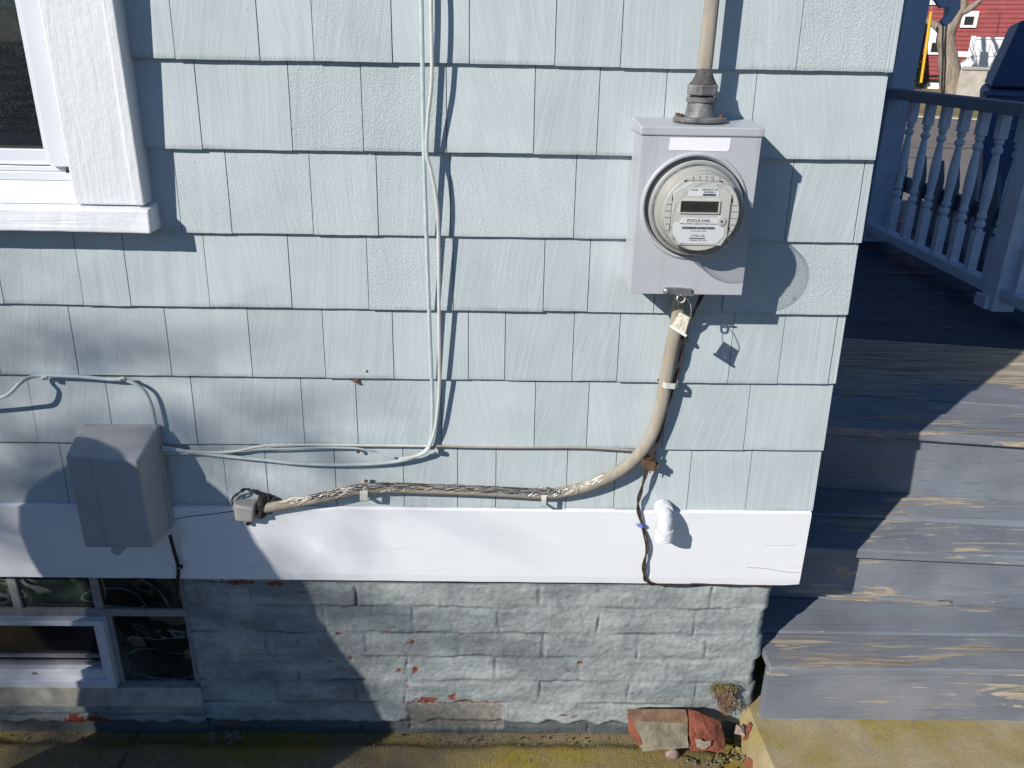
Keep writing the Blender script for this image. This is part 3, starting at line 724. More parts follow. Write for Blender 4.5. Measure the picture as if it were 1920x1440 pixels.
prism(bm, [F(-.040,-.030),F(-.028,-.044),F(.026,-.044),F(.036,-.033),F(.036,-.022),F(.026,-.0155),F(.0225,-.0065),F(-.0265,-.0065),F(-.0300,-.0125),F(-.040,-.016)], fy-.0034, fy-.0026); obj("nameplate", bm, M['label'], face)
bm = B()
fbox(bm, -.0335, .0255, .0000, .0017, .0026, .0055); fbox(bm, -.0335, .0255, .0178, .0195, .0026, .0055); fbox(bm, -.0335, -.0315, .0018, .0177, .0026, .0055); fbox(bm, .0235, .0255, .0018, .0177, .0026, .0055)
obj("display_bezel", bm, M['faceplate'], face, bevel=.0005)
bm = B(); fbox(bm, -.0314, .0234, .0018, .0177, .0026, .0032); obj("display", bm, M['lcd'], face)
bm = B()
def seg7(u, v, w_, h_, t_):
    for a in ((u, u+w_, v-t_/2, v+t_/2), (u, u+w_, v+h_/2-t_/2, v+h_/2+t_/2), (u, u+w_, v+h_-t_/2, v+h_+t_/2)): fbox(bm, a[0]+.0006, a[1]-.0006, a[2], a[3], .0033, .0035)
    for a in ((u-t_/2, u+t_/2), (u+w_-t_/2, u+w_+t_/2)):
        fbox(bm, a[0], a[1], v+.0007, v+h_/2-.0007, .0033, .0035); fbox(bm, a[0], a[1], v+h_/2+.0007, v+h_-.0007, .0033, .0035)
for i in range(6): seg7(-.0168+i*.0063, .0055, .0041, .0085, .0011)
for i in range(4): fbox(bm, -.0290+i*.0026, -.0280+i*.0026, .0050, .0140, .0033, .0035)
obj("display_digits", bm, M['lcdseg'], face)
bm = B(); fbox(bm, -.022, .022, .0245, .0365, .0026, .0032); obj("top_label", bm, M['label'], face)
ly = fy-.0034
letters("lettering", "AIRPOINT HP", Vector((MC[0]+.0085*SF, ly, MC[1]+.0343*SF)), .0040*SF, M['ink'], face, .0002)
letters("lettering", "00220060-U", Vector((MC[0]+.0085*SF, ly, MC[1]+.0309*SF)), .0032*SF, M['ink'], face, .0002)
letters("lettering", "Lyndys", Vector((MC[0]-.0130*SF, ly, MC[1]+.0340*SF)), .0034*SF, M['ink'], face, .0002)
ly = fy-.0036
letters("lettering", "FOCUS kWh", Vector((MC[0]-.0035*SF, ly, MC[1]-.0105*SF)), .0062*SF, M['ink'], face, .0003)
letters("lettering", "TYPE AXS FORM 2S CL200 240V 3W 60Hz TA=30 Kh 7.2", Vector((MC[0]-.0020*SF, ly, MC[1]-.0150*SF)), .0024*SF, M['ink'], face, .0002)
letters("lettering", "CLASS 0.5 ENERGY METER", Vector((MC[0]-.0020*SF, ly, MC[1]-.0255*SF)), .0020*SF, M['ink'], face, .0001)
letters("lettering", "17 022 152", Vector((MC[0]-.0030*SF, ly, MC[1]-.0325*SF)), .0046*SF, M['ink'], face, .0002)
letters("lettering", "CONSUMERS CORP.   REV 10", Vector((MC[0]-.0010*SF, ly, MC[1]-.0395*SF)), .0021*SF, M['ink'], face, .0001)
def barcode(u0, u1, v0, v1, n, sd):
    rr = random.Random(sd); bm = B(); u = u0
    while u < u1-.0003:
        w_ = rr.choice([.00035,.00055,.0008]); fbox(bm, u, min(u+w_, u1), v0, v1, .0035, .0037); u += w_+rr.choice([.0003,.0005])
    obj("barcode", bm, M['ink'], face)
barcode(-.0265, .0215, -.0228, -.0192, 60, 1); barcode(-.0145, .0090, -.0375, -.0355, 30, 2); barcode(-.001, .018, .0256, .0287, 30, 3)
bm = B()                                                                 # vents (ribbed cut-outs) round the face
for i in range(6):
    u = -.0265+i*.0095; fbox(bm, u, u+.0006, .0465, .0545-abs(u)*.14, .0001, .0008)
for i in range(5):
    v = -.026+i*.0095
    fbox(bm, .0435, .0540-abs(v)*.16, v, v+.0006, .0001, .0008); fbox(bm, -.0540+abs(v)*.16, -.0450, v, v+.0006, .0001, .0008)
fbox(bm, -.030, .026, .0462, .0467, .0001, .0008); fbox(bm, .0425, .0430, -.031, .028, .0001, .0008); fbox(bm, -.0445, -.0440, -.031, .028, .0001, .0008)
obj("vent_slots", bm, simple("vent_shadow_grey", (.20,.19,.17), .6, .1, 20, 0), face)
for a in ((-.0300,-.0262,.0455,.0470,.0008,.0016),(.0215,.0255,.0455,.0470,.0008,.0016),(-.0447,-.0437,.018,.024,.0008,.0016),(.0422,.0432,.016,.022,.0008,.0016),(-.0447,-.0437,-.024,-.018,.0008,.0016),(.0405,.0417,-.023,-.018,.0026,.0033)):
    bm = B(); fbox(bm, *a); obj("tab_slot", bm, M['black'], face)
bm = B(); lathe(bm, [(.0085,-.0024),(.0085,-.0042),(.0070,-.0048),(0,-.0048)], (MC[0]+.030*SF,fy,MC[1]-.0105*SF), 'y', 24); kn = obj("reset_boss", bm, M['faceplate'], face, smooth=True)
bm = B(); lathe(bm, [(.0018,-.0049),(.0018,-.0056),(0,-.0056)], (MC[0]+.030*SF,fy,MC[1]-.0105*SF), 'y', 14); obj("reset_hole", bm, M['black'], face)
for u, v in ((.050,-.0405),(-.048,-.0405),(0.006,.0640)):
    bm = B(); bmesh.ops.create_uvsphere(bm, u_segments=14, v_segments=8, radius=.0034, matrix=Matrix.Translation((MC[0]+u, yb-.0615, MC[1]+v))); obj("cover_stud", bm, M['clear'], mt, smooth=True)

# ------------------------------------------------------------------ hanging seal under the box
sp_ = at(1279, 575, BD+.006)
seal = thing("meter_seal", tuple(sp_), "small clear plastic wire seal hanging from the latch of the meter box", "seal")
bm = B(); c = at(1277, 560, BD+.008)
pts = [c+Vector((.0075*math.cos(2*math.pi*i/20), .001*math.sin(i), .0075*math.sin(2*math.pi*i/20))) for i in range(21)]
tube(bm, pts, .0019, 8, cap=False); obj("ring", bm, M['galv'], seal, smooth=True)
bm = B(); ds = BD+.010
tube(bm, smooth_path([at(1280,553,ds), at(1290,563,ds+.003), at(1295,572,ds+.004), at(1296,588,ds+.015), at(1293,600,ds+.017)]), .0009, 6)
tube(bm, smooth_path([at(1272,566,ds), at(1272,580,ds), at(1274,590,ds)]), .0006, 6); obj("seal_wire", bm, M['galv'], seal, smooth=True)
k = N("clear_seal_plastic"); tr = k.n("ShaderNodeBsdfTransparent"); tr.inputs[0].default_value = (.93,.9,.8,1); di = k.n("ShaderNodeBsdfPrincipled"); di.inputs["Base Color"].default_value = (.62,.58,.46,1); di.inputs["Roughness"].default_value = .25
mx = k.n("ShaderNodeMixShader"); k.l(k.ramp(k.noise(160, None, 3), [(.35,.55),(.55,.97)]), mx.inputs[0]); k.l(tr.outputs[0], mx.inputs[1]); k.l(di.outputs[0], mx.inputs[2]); k.l(mx.outputs[0], k.out.inputs[0]); M['sealp'] = k.m
bm = B(); c4 = [at(1275,585,ds), at(1294,596,ds+.017), at(1285,628,ds+.017), at(1260,610,ds)]
hexa(bm, [p+Vector((-.002,-.002,0)) for p in c4] + [p+Vector((.002,.002,0)) for p in c4]); obj("seal_body", bm, M['sealp'], seal, bevel=.001)
bm = B(); tube(bm, [at(1257,611,ds), at(1287,630,ds+.018)], .0027, 8); obj("seal_flange", bm, M['label'], seal, smooth=True)
letters("seal_mark", "WL", (at(1276,604,ds+.0135)), .010, M['label'], seal, .0005, R(75))

# ------------------------------------------------------------------ lower service cable with frayed sheath
dC = [.045,.030,.022,.022,.022,.022,.022,.024,.022,.021,.021,.021,.021,.024,.026,.022]
pC = [(1279,540),(1270,600),(1258,660),(1249,711),(1240,760),(1222,815),(1196,854),(1160,884),(1110,908),(1065,921),(1018,926),(930,922),(800,917),(690,916),(600,934),(497,953)]
cp = [at(px, py, d) for (px, py), d in zip(pC, dC)]
path = smooth_path(cp, 8)
lowc = thing("service_cable", tuple(cp[-1]), "thick tan cable curving from the meter box to the wall entry with frayed sheath", "cable")
bm = B(); rad = [.0138 if i < 60 else .0138-.0022*min(1, (i-60)/30) for i in range(len(path))]
tube(bm, path, rad, 18, .8, up=(0,1,0)); obj("sheath", bm, M['tan'], lowc, smooth=True)
# frayed strands lying on the upper front of the lower run
bm1, bm2 = B(), B()
i0 = min(range(len(path)), key=lambda i: (path[i]-at(1135,900,.022)).length); i1 = len(path)-4
def cframe(s_):
    i = int(s_); f = s_-i; p = path[i].lerp(path[min(i+1,len(path)-1)], f); t = (path[min(i+1,len(path)-1)]-path[max(i-1,0)]).normalized()
    upv = Vector((0,0,1)); upv = (upv-t*upv.dot(t)).normalized()
    if upv.z < 0: upv = -upv
    return p, t, upv
def onsheath(s_, ang, r_=.0122):
    p, t, upv = cframe(s_); return p + upv*math.cos(ang)*r_ + Vector((0,-1,0))*math.sin(ang)*r_*.82
for s0 in [i0+ (i1-i0)*q/24 for q in range(24)]:                           # dark underlay band
    pass
N_ = 90; prevv = None
for q in range(N_+1):
    s_ = i0+(i1-i0)*q/N_
    e = min(1, q/8, (N_-q)/8)
    w0 = .95-.45*e + .12*mn.noise(Vector((q*.5,0,0))); w1 = .95+.42*e + .22*mn.noise(Vector((q*.4,5,0)))
    vs = [bm2.verts.new(onsheath(s_, a, .0127)) for a in [w0-.75*e+(w1-w0+.75*e)*j/4 for j in range(5)]]
    if prevv:
        for j in range(4): bm2.faces.new((prevv[j], prevv[j+1], vs[j+1], vs[j]))
    prevv = vs
obj("inner_braid", bm2, M['wire_dark'], lowc)
rr = random.Random(3)
for q in range(300):
    s_ = rr.uniform(i0, i1-1.5); e = min(1, (s_-i0)/4, (i1-s_)/4)
    a0 = rr.uniform(.15, 1.35); ln = rr.uniform(.6, 2.2)*rr.choice([1,1,-1]); da = rr.uniform(-.5, .75)*e
    s2 = max(i0, min(i1, s_+ln)); r_ = .0133+rr.uniform(0, .0012)
    if rr.random() < .22: r_ += rr.uniform(.001,.004)
    pts = [onsheath(s_, a0, r_), onsheath((s_+s2)/2, a0+da/2, r_+rr.uniform(0,.0012)), onsheath(s2, a0+da, r_)]
    tube(bm1, pts, rr.uniform(.00035, .0007), 4)
obj("frayed_strands", bm1, M['wire_pale'], lowc)
# entry fitting at the left end
p0 = at(470, 948, .02)
ent = thing("cable_entry_fitting", tuple(p0), "grey wall entry fitting with dark putty at the left end of the thick cable", "cable fitting")
bm = B(); a = at(438,930,.0); b = at(492,972,.0)
hull(bm, [Vector((x, y, z)) for x, y, z in ((a.x,.0,a.z-.002),(a.x+.006,-.030,a.z-.006),(b.x-.004,-.036,a.z-.010),(b.x,.0,a.z-.006),(a.x+.001,0,b.z+.004),(a.x+.006,-.028,b.z+.008),(b.x-.010,-.032,b.z+.006),(b.x-.012,0,b.z+.001))])
obj("entry_body", bm, simple("grey_entry_plastic", (.34,.325,.32), .5, .08, 20, .15), ent, bevel=.007, seg=4, smooth=True)
bm = B()
for px, py, d, r_, sx, sz in ((494,945,.014,.018,.75,1.45),(500,940,.010,.013,.9,1.3),(490,962,.016,.013,.7,1.0),(512,938,.008,.009,1.1,.8),(505,953,.010,.012,.8,1.1)):
    bmesh.ops.create_icosphere(bm, subdivisions=3, radius=r_, matrix=Matrix.Translation(at(px,py,d)) @ Matrix.Diagonal((sx,1,sz,1)))
rough(bm, .004, 120)
obj("duct_putty", bm, M['putty'], ent, smooth=True)
bm = B()
for sd in range(3):
    pts = [(437,950),(437,934),(445,927),(455,920),(464,918),(474,921),(483,925),(494,926)]
    tube(bm, smooth_path([at(px+random.uniform(-2,2), py+random.uniform(-2,2), .006+random.uniform(0,.012)) for px, py in pts], 5), .0016, 6)
rough(bm, .002, 160); obj("caulk_bead", bm, M['putty'], ent, smooth=True)
bm = B(); lathe(bm, [(.0055,0),(.0055,-.012),(.004,-.0125),(0,-.010)], at(468,977,.004), 'y', 16); obj("drain_plug", bm, M['black'], ent, smooth=True)

# ------------------------------------------------------------------ pipe straps
def strap(cx, cy, ang, ln, rise, wd, lab, mt_, lead=0):
    c = at(cx, cy, 0.0); o = thing("pipe_strap", tuple(c), lab, "strap", "metal straps holding the thick cable")
    ca, sa = math.cos(ang), math.sin(ang)
    prof = [(-ln, .004), (-.0195, .004), (-.0165, rise*.75), (-.009, rise), (.009, rise), (.0165, rise*.75), (.0195, .004), (ln, .004)]
    bm = B(); th = .0018; rows_ = []
    for s_, d in prof:
        for dd in (0, th):
            for w_ in (-wd, wd):
                rows_.append(bm.verts.new(c + Vector((sa*w_+ca*s_, -d-dd, ca*w_*-1+sa*s_))))
    for i in range(len(prof)-1):
        a = rows_[i*4:i*4+4]; b = rows_[i*4+4:i*4+8]
        for (p, q) in ((0,1),(3,2),(2,0),(1,3)): bm.faces.new((a[p], a[q], b[q], b[p]))
    bm.faces.new([rows_[j] for j in (0,1,3,2)]); bm.faces.new([rows_[-4+j] for j in (0,2,3,1)])
    obj("strap_band", bm, mt_, o, bevel=.0008)
    for s_ in (-ln+.005, ln-.005):
        bm = B(); lathe(bm, [(.0042,-.0056),(.0040,-.0075),(.002,-.0088),(0,-.009)], c+Vector((ca*s_,0,sa*s_)), 'y', 12); obj("screw", bm, M['rust'] if (s_ > 0) == (lead == 1) else M['galv'], o, smooth=True)
strap(687, 915, R(88), .026, .037, .0085, "white metal strap with rusty top screw nearest the wall entry fitting", M['whitecable'], 1)
strap(1018, 926, R(90), .0215, .036, .0055, "narrow white strap on the horizontal run below the kinked thin wire", M['whitecable'])
strap(1251, 711, R(-2), .0235, .037, .0060, "white strap across the upright cable below the meter box", M['whitecable'])

# ------------------------------------------------------------------ thin wall cables
def cable(pts, r_, mt_, lab, name="wall_cable", seg=8, grp=None, k=7):
    bm = B(); tube(bm, smooth_path([at(*p) for p in pts], k), r_, seg)
    return tag(obj(name, bm, mt_, None, smooth=True), lab, "cable", grp)
cable([(787,-160,.012),(790,0,.020),(792,120,.022),(795,287,.022),(801,480,.018),(807,650,.014),(811,760,.012),(809,812,.012),(803,838,.012),(787,852,.012),(764,861,.011),(721,868,.010),(662,871,.010),(604,871,.010),(546,868,.010),(502,863,.010),(440,857,.010),(364,848,.010),(303,838,.016)],
      .0040, M['bluecable'], "left of two pale cables down the wall, straight, ending in a sagging run")
cable([(806,-160,.012),(808,0,.026),(810,120,.028),(808,170,.028),(802,226,.028),(800,287,.026),(808,320,.026),(818,373,.024),(822,433,.022),(823,560,.020),(824,690,.018),(823,740,.016),(817,797,.016),(808,830,.014),(799,846,.016),(780,855,.014),(748,861,.010)],
      .0036, M['whitecable'], "right of two pale cables down the wall, bulging sideways beside the straight one")
cable([(303,843,.016),(350,846,.012),(408,848,.010),(440,846,.010),(480,838,.011),(502,835,.012),(552,834,.010),(620,834,.006),(700,835,.004),(800,836,.004)], .0030, M['whitecable'], "upper pale cable leaving the grey utility box along the shingle edge")
cable([(303,849,.014),(350,850,.010),(423,846,.008),(480,843,.009),(540,841,.010),(610,839,.009),(672,841,.007),(705,850,.006),(740,858,.008)], .0022, M['bluecable'], "thin blue grey cable crossing between the two runs beside the utility box")
cable([(818,836,.006),(880,838,.004),(960,839,.004),(1080,839,.005),(1130,841,.008),(1165,843,.010),(1205,845,.012)], .0023, M['tan'], "thin kinked tan wire from the pale cables to the thick cable")
cable([(-60,760,.03),(0,746,.045),(17,738,.050),(38,718,.040),(55,708,.020),(79,704,.010),(146,706,.009),(204,711,.009),(233,712,.010),(257,722,.010),(274,738,.010),(286,767,.011),(292,800,.014),(294,830,.016)], .0040, M['bluecable'], "blue grey cable arching over the utility box from the left edge")
cable([(319,1005,.050),(327,1035,.024),(334,1062,.018),(333,1090,.004),(331,1110,-.02),(330,1130,-.025)], .0042, M['black'], "black cable dropping from the utility box over the white board")
def clip(px, py, d, lab, mt_=None, w_=.006):
    c = at(px, py, d); o = thing("cable_clip", tuple(c), lab, "clip", "small clips pinning thin cables")
    bm = B(); box(bm, c.x-w_, c.x+w_, c.y-.002, c.y+.006, c.z-.004, c.z+.004); obj("clip_body", bm, mt_ or M['whitecable'], o, bevel=.0015)
    bm = B(); lathe(bm, [(.0026,-.001),(.0026,-.004),(0,-.005)], c, 'y', 10); obj("nail_head", bm, M['galv'], o, smooth=True)
clip(83, 709, .014, "pale clip at the left of the arching cable"); clip(228, 711, .015, "pale clip where the arching cable bends down")
clip(815, 847, .012, "pale clip where two cables turn toward the utility box", None, .008); clip(337, 1064, .024, "dark clip on the black cable over the white board", M['black'])
# twisted brown ground wire
gp = [(1320,545,.055),(1299,589,.034),(1290,603,.028),(1283,631,.021),(1276,673,.016),(1270,700,.014),(1263,718,.013),(1249,769,.014),(1232,830,.018),(1221,866,.022),(1213,882,.020),(1202,920,.020),(1196,947,.014),(1202,978,.012),(1213,1022,.016),(1207,1062,.018),(1209,1084,.014),(1218,1093,.010),(1240,1096,.006),(1310,1094,.003),(1380,1096,.002),(1442,1098,.0)]
gpath = smooth_path([at(*p) for p in gp], 9)
gw = thing("ground_wire", tuple(gpath[-1]), "twisted brown pair of wires hanging from the meter box down across the white board", "wire")
for ph in (0, math.pi):
    bm = B(); pts = []
    for i, p in enumerate(gpath):
        t = (gpath[min(i+1,len(gpath)-1)]-gpath[max(i-1,0)]).normalized(); a = t.cross(Vector((0,1,0))).normalized(); b = t.cross(a)
        rr_ = .0024; pts.append(p + (a*math.cos(i*.28+ph)+b*math.sin(i*.28+ph))*rr_)
    tube(bm, pts, .0023, 7); obj("wire_strand", bm, M['brownwire'], gw, smooth=True)
p = at(1283, 636, .022)
bm = B()
for q in range(7): bmesh.ops.create_icosphere(bm, subdivisions=1, radius=random.uniform(.003,.005), matrix=Matrix.Translation(p+Vector((random.uniform(-.007,.007),random.uniform(-.004,.004),random.uniform(-.003,.003)))))
tag(obj("tape_wrap", bm, M['black'], None, smooth=True), "black tape wrap binding the brown wires beside the thick cable", "tape")
bm = B(); c = at(1203, 986, .016)
for q in range(5):
    a = Vector((random.uniform(-.0015,.0015), random.uniform(-.001,.001), (q-2)*.0016)); tube(bm, [c+a+Vector((-.009+random.uniform(-.002,.002),.002,random.uniform(.001,.003))), c+a+Vector((0,-.0035,0)), c+a+Vector((.008+random.uniform(-.002,.002),.002,random.uniform(-.003,0)))], .0016, 6)
tag(obj("tape_wrap", bm, M['bluetape'], None, smooth=True), "blue tape wrap binding the brown wires on the white board", "tape")
c = at(1220, 873, .030)
cl = thing("ground_clamp", tuple(c), "small brown clamp on the brown wires beside the bend of the thick cable", "clamp")
bm = B(); a0, a1, a2, a3 = at(1203,862,.038), at(1230,869,.038), at(1229,886,.038), at(1202,876,.038)
hexa(bm, [a0, a1, a2, a3] + [v+Vector((.002,.030,.002)) for v in (a0, a1, a2, a3)]); obj("clamp_body", bm, M['brownclamp'], cl, bevel=.0016)
bm = B(); e = (a1+a2)/2+Vector((.0008,.012,0)); box(bm, e.x, e.x+.007, e.y-.009, e.y+.009, e.z-.005, e.z+.005); obj("clamp_bolt", bm, M['brownclamp'], cl, bevel=.0015)
bm = B(); tube(bm, [e+Vector((-.018,-.004,.012)), e+Vector((-.012,-.006,.018)), e+Vector((-.004,0,.024))], .0016, 6); tube(bm, [e+Vector((-.01,-.004,-.008)), e+Vector((-.0105,-.004,-.017))], .0014, 6); obj("wire_tail", bm, M['brownwire'], cl)

# white PVC elbow
c = at(1247, 949, .0)
el = thing("pipe_elbow", tuple(c), "white painted pipe elbow poking out of the white board and turning down", "pipe")
bm = B(); pts = [c+Vector((0,.02,0)), c+Vector((0,-.012,0)), c+Vector((0,-.028,-.002)), c+Vector((-.001,-.043,-.010)), c+Vector((-.002,-.050,-.026)), c+Vector((-.003,-.052,-.046)), c+Vector((-.003,-.052,-.058))]
tube(bm, smooth_path([p+Vector((-.006,0,0)) for p in pts[:-1]]+[pts[-1]+Vector((-.006,0,.006))], 5), .0160, 24); rough(bm, .0012, 60); obj("elbow_body", bm, M['pvc'], el, smooth=True)
bm = B(); lathe(bm, [(.0158,-.0545),(.0200,-.054),(.0205,-.030),(.0195,-.0275),(.0160,-.0265)], c+Vector((-.009,-.052,0)), 'z', 28); rough(bm, .0010, 60); obj("elbow_collar", bm, M['pvc'], el, smooth=True)
bm = B(); lathe(bm, [(.0205,-.004),(.0210,-.022),(.0200,-.0255),(.0160,-.0265)], c+Vector((-.006,0,0)), 'y', 28); rough(bm, .0012, 60); obj("wall_collar", bm, M['pvc'], el, smooth=True)

# ------------------------------------------------------------------ grey utility box
tb = thing("utility_box", tuple(at(230,1010,0)), "grey plastic utility box with sloped lid on the wall above the glass blocks", "utility box")
DF = .092
bl_, br_, tl_, tr_ = at(158,1027,DF), at(287,1028,DF-.006), at(121,856,DF), at(256,866,DF)
u0, u1 = at(143,808,.030), at(292,808,.030); r0, r1 = at(297,830,.022), at(322,1008,.022)
b0, b1 = at(172,1018,.022), at(300,1018,.022)
bm = B(); hull(bm, [bl_, br_, tl_, tr_, u0, u1, Vector((r0.x,-.022,u1.z-.004)), Vector((r1.x+.003,-.022,bl_.z+.004)), Vector((u0.x,-.022,u0.z)), Vector((u0.x-.001,-.022,bl_.z+.002))])
lid = obj("lid", bm, M['telbox'], tb, bevel=.011, seg=5, smooth=True)
bm = B(); box(bm, u0.x+.003, r1.x+.005, -.0215, .003, bl_.z+.012, u0.z+.003); obj("base_plate", bm, M['telbox'], tb, bevel=.003)
bm = B(); box(bm, u0.x+.001, r1.x+.0065, -.0262, -.0222, bl_.z+.008, u0.z+.0035); obj("lid_seam", bm, M['telbox'], tb, bevel=.0012)
bm = B(); box(bm, u0.x+.002, r1.x+.004, -.0252, -.0232, u0.z+.0036, u0.z+.0066); obj("hinge", bm, M['telbox'], tb, bevel=.001)
bm = B(); q = at(221,1029,DF-.006); lathe(bm, [(.0125,-.004),(.0130,.0),(.0120,.010),(.0120,.03)], q+Vector((0,-.002,0)), 'y', 24); obj("lock_tab", bm, M['telbox'], tb, smooth=True)

# ------------------------------------------------------------------ small bits on the wall
def nail(px, py, d, lab, mt_=None, r_=.004):
    bm = B(); lathe(bm, [(r_*.5,.006),(r_*.5,-.0015),(r_,-.002),(r_,-.0035),(0,-.0045)], at(px,py,d), 'y', 12); return tag(obj("nail", bm, mt_ or M['rust'], None, smooth=True), lab, "nail")
nail(672, 846, .002, "rusty nail in the shingle above the thick cable"); nail(685, 694, 0, "pale nail head in the shingle above the chipped hole", M['bluecable'], .003)
bm = B(); q = at(1622,343,-.03); tube(bm, [q, q+Vector((.014,0,0))], .0012, 6); tube(bm, [q+Vector((.014,0,0)), q+Vector((.0155,0,0))], .003, 8)
tag(obj("nail", bm, M['galv'], None), "bright nail sticking out sideways from the house corner", "nail")

# ------------------------------------------------------------------ GROUND
bm = B(); nn = 1; 
for a in (0,): box(bm, -300, 300, -300, 400, -.35, -.30)
tag(obj("ground", bm, simple("dark_yard_soil", (.05,.047,.04), .95, .25, 3, .5), None), None, None, None, "structure")
def sheetgrid(name, x0, x1, y0, y1, z, mt_, nx_, ny_, amp, sc_, thick=.2, edge=None):
    bm = B(); g = []
    for i in range(nx_+1):
        r_ = []
        for j in range(ny_+1):
            x = x0+(x1-x0)*i/nx_; y = y0+(y1-y0)*j/ny_
            r_.append(bm.verts.new((x, y, z+mn.fractal(Vector((x*sc_, y*sc_, 3)), .9, 2, 3)*amp + (edge(x, y) if edge else 0))))
        g.append(r_)
    for i in range(nx_):
        for j in range(ny_): bm.faces.new((g[i][j], g[i+1][j], g[i+1][j+1], g[i][j+1]))
    ext = bmesh.ops.extrude_edge_only(bm, edges=[e for e in bm.edges if e.is_boundary])
    for v in ext['geom']:
        if isinstance(v, bmesh.types.BMVert): v.co.z = z-thick
    return tag(obj(name, bm, mt_, None, smooth=True), None, None, None, "structure")
XJ = atz(235, 1405, 0)
j1, j2 = atz(250,1375,0), atz(220,1440,0)
def walk_edge(x, y):
    e = 0
    t = (y-j1.y)/(j2.y-j1.y) if abs(j2.y-j1.y) > 1e-6 else 0
    xl = j1.x+(j2.x-j1.x)*t; e -= ss(.006, .001, abs(x-xl))*.012
    e -= ss(-.035, .012, y+mn.noise(Vector((x*9,y*9,1)))*.012)*.022                   # worn gutter along the wall
    if x > .45: e -= ss(.45, .60, x)*.02
    return e
sheetgrid("walkway", -2.2, .80, -.62, .06, 0.0, M['walk'], 300, 80, .0025, 12, .2, walk_edge)
bm = B(); box(bm, -14, 12, -16, -.625, -.25, -.012); tag(obj("bounce_cut_ground", bm, simple("bounce_cut_dark", (.035,.036,.04), .9, .15, 5, .4, 60), None), None, None, None, "structure")  # unseen dark ground added to cut the warm bounce onto the wall
# raised slab in front of the steps
s0, s1 = atz(1410,1341,.085), atz(1452,1440,.085); dr = (s1-s0)
bm = B(); e0 = s0 - dr*1.2; e1 = s0 + dr*6; 
NN = 70; g = []
for i in range(NN+1):
    row = []
    for j in range(NN+1):
        p = e0.lerp(e1, i/NN); x = p.x + (3.6-p.x)*(j/NN)**1.5; y = p.y
        row.append(bm.verts.new((x + (mn.noise(Vector((y*30,1,1)))*.004 if j == 0 else 0), y, .085 + mn.fractal(Vector((x*9,y*9,2)), .9, 2, 3)*.003)))
    g.append(row)
for i in range(NN):
    for j in range(NN): bm.faces.new((g[i][j], g[i+1][j], g[i+1][j+1], g[i][j+1]))
ed = [bm.verts.new((g[i][0].co.x-.016, g[i][0].co.y, .06)) for i in range(NN+1)]; ed2 = [bm.verts.new((g[i][0].co.x-.024, g[i][0].co.y, -.1)) for i in range(NN+1)]
for i in range(NN): bm.faces.new((g[i][0], ed[i], ed[i+1], g[i+1][0])); bm.faces.new((ed[i], ed2[i], ed2[i+1], ed[i+1]))
tag(obj("concrete_slab", bm, M['slab'], None, smooth=True), None, None, None, "structure")
# grit and crumbs swept along the wall foot
bm = B(); rr = random.Random(11)
for q in range(520):
    u = rr.random()
    if u < .55: x = rr.uniform(-1.4, .62); y = rr.gauss(.004, .012)
    elif u < .8: x = rr.gauss(.58, .05); y = rr.gauss(-.05, .06)
    else: x = rr.uniform(-1.3, .7); y = rr.uniform(-.3, .0)
    s_ = rr.uniform(.001, .0035)*(1.5 if u > .55 and u < .8 else 1)
    bmesh.ops.create_icosphere(bm, subdivisions=1, radius=s_, matrix=Matrix.Translation((x, y, -.012+s_*.4 if y > -.02 else s_*.3)) @ Matrix.Rotation(rr.uniform(0,3), 4, 'X') @ Matrix.Diagonal((1, rr.uniform(.5,1.4), .7, 1)))
tag(obj("grit", bm, simple("loose_grit", (.17,.145,.115), .9, .5, 300, 0), None), "loose grit and crumbs along the foot of the wall", "grit", None, "stuff")

bm = B(); rr = random.Random(33)
for q in range(5200):
    x = rr.uniform(-1.35, .47); y = -.03-abs(rr.gauss(0,.055))
    if mn.noise(Vector((x*3.1, y*6, 2)))*.8 + mn.noise(Vector((x*14, y*22, 5)))*.5 < .12-.25*ss(-.3,.2,x)+abs(y)*1.2: continue
    p = Vector((x, y, -.004)); d = Vector((rr.uniform(-1,1), rr.uniform(-1,1), rr.uniform(.4,1.3))).normalized()*rr.uniform(.0025,.006); t = d.cross(Vector((rr.uniform(-1,1),rr.uniform(-1,1),.2))).normalized()*.0016
    bm.faces.new([bm.verts.new(p-t), bm.verts.new(p+t), bm.verts.new(p+d)])
tag(obj("moss", bm, simple("yellow_green_moss", (.30,.235,.03), .9, .3, 60, 0), None), "yellow green moss growing on the walk along the wall", "moss", None, "stuff")
# ------------------------------------------------------------------ loose bricks, stone, tuft
def chunk(name, pts, mt_, parent=None, cuts=5, amp=.003, sc_=40, sd=0):
    bm = B(); hull(bm, pts); bmesh.ops.triangulate(bm, faces=bm.faces[:])
    bmesh.ops.subdivide_edges(bm, edges=bm.edges[:], cuts=cuts, use_grid_fill=True); rough(bm, amp*.55, sc_, sd); rough(bm, amp*.45, sc_*3.3, sd+3); return obj(name, bm, mt_, parent, smooth=True, angle=17)
zg = -.004
T = [at(1180,1329,.030), at(1286,1330,.030)]; T2 = [at(1182,1352,.050), at(1290,1356,.050)]; Bt = [at(1203,1408,.085), at(1290,1402,.085)]
brk = thing("loose_brick", tuple(atz(1240,1400,0)), "brown topped brick crusted with concrete leaning on the wall, left of the broken red one", "brick")
chunk("brick_top", [T[0], T[1], T2[0], T2[1], T2[0]+Vector((.004,.04,-.02)), T2[1]+Vector((0,.04,-.02)), T[0]+Vector((0,.03,-.03)), T[1]+Vector((0,.03,-.03))], M['brownbrick'], brk, 4, .0025)
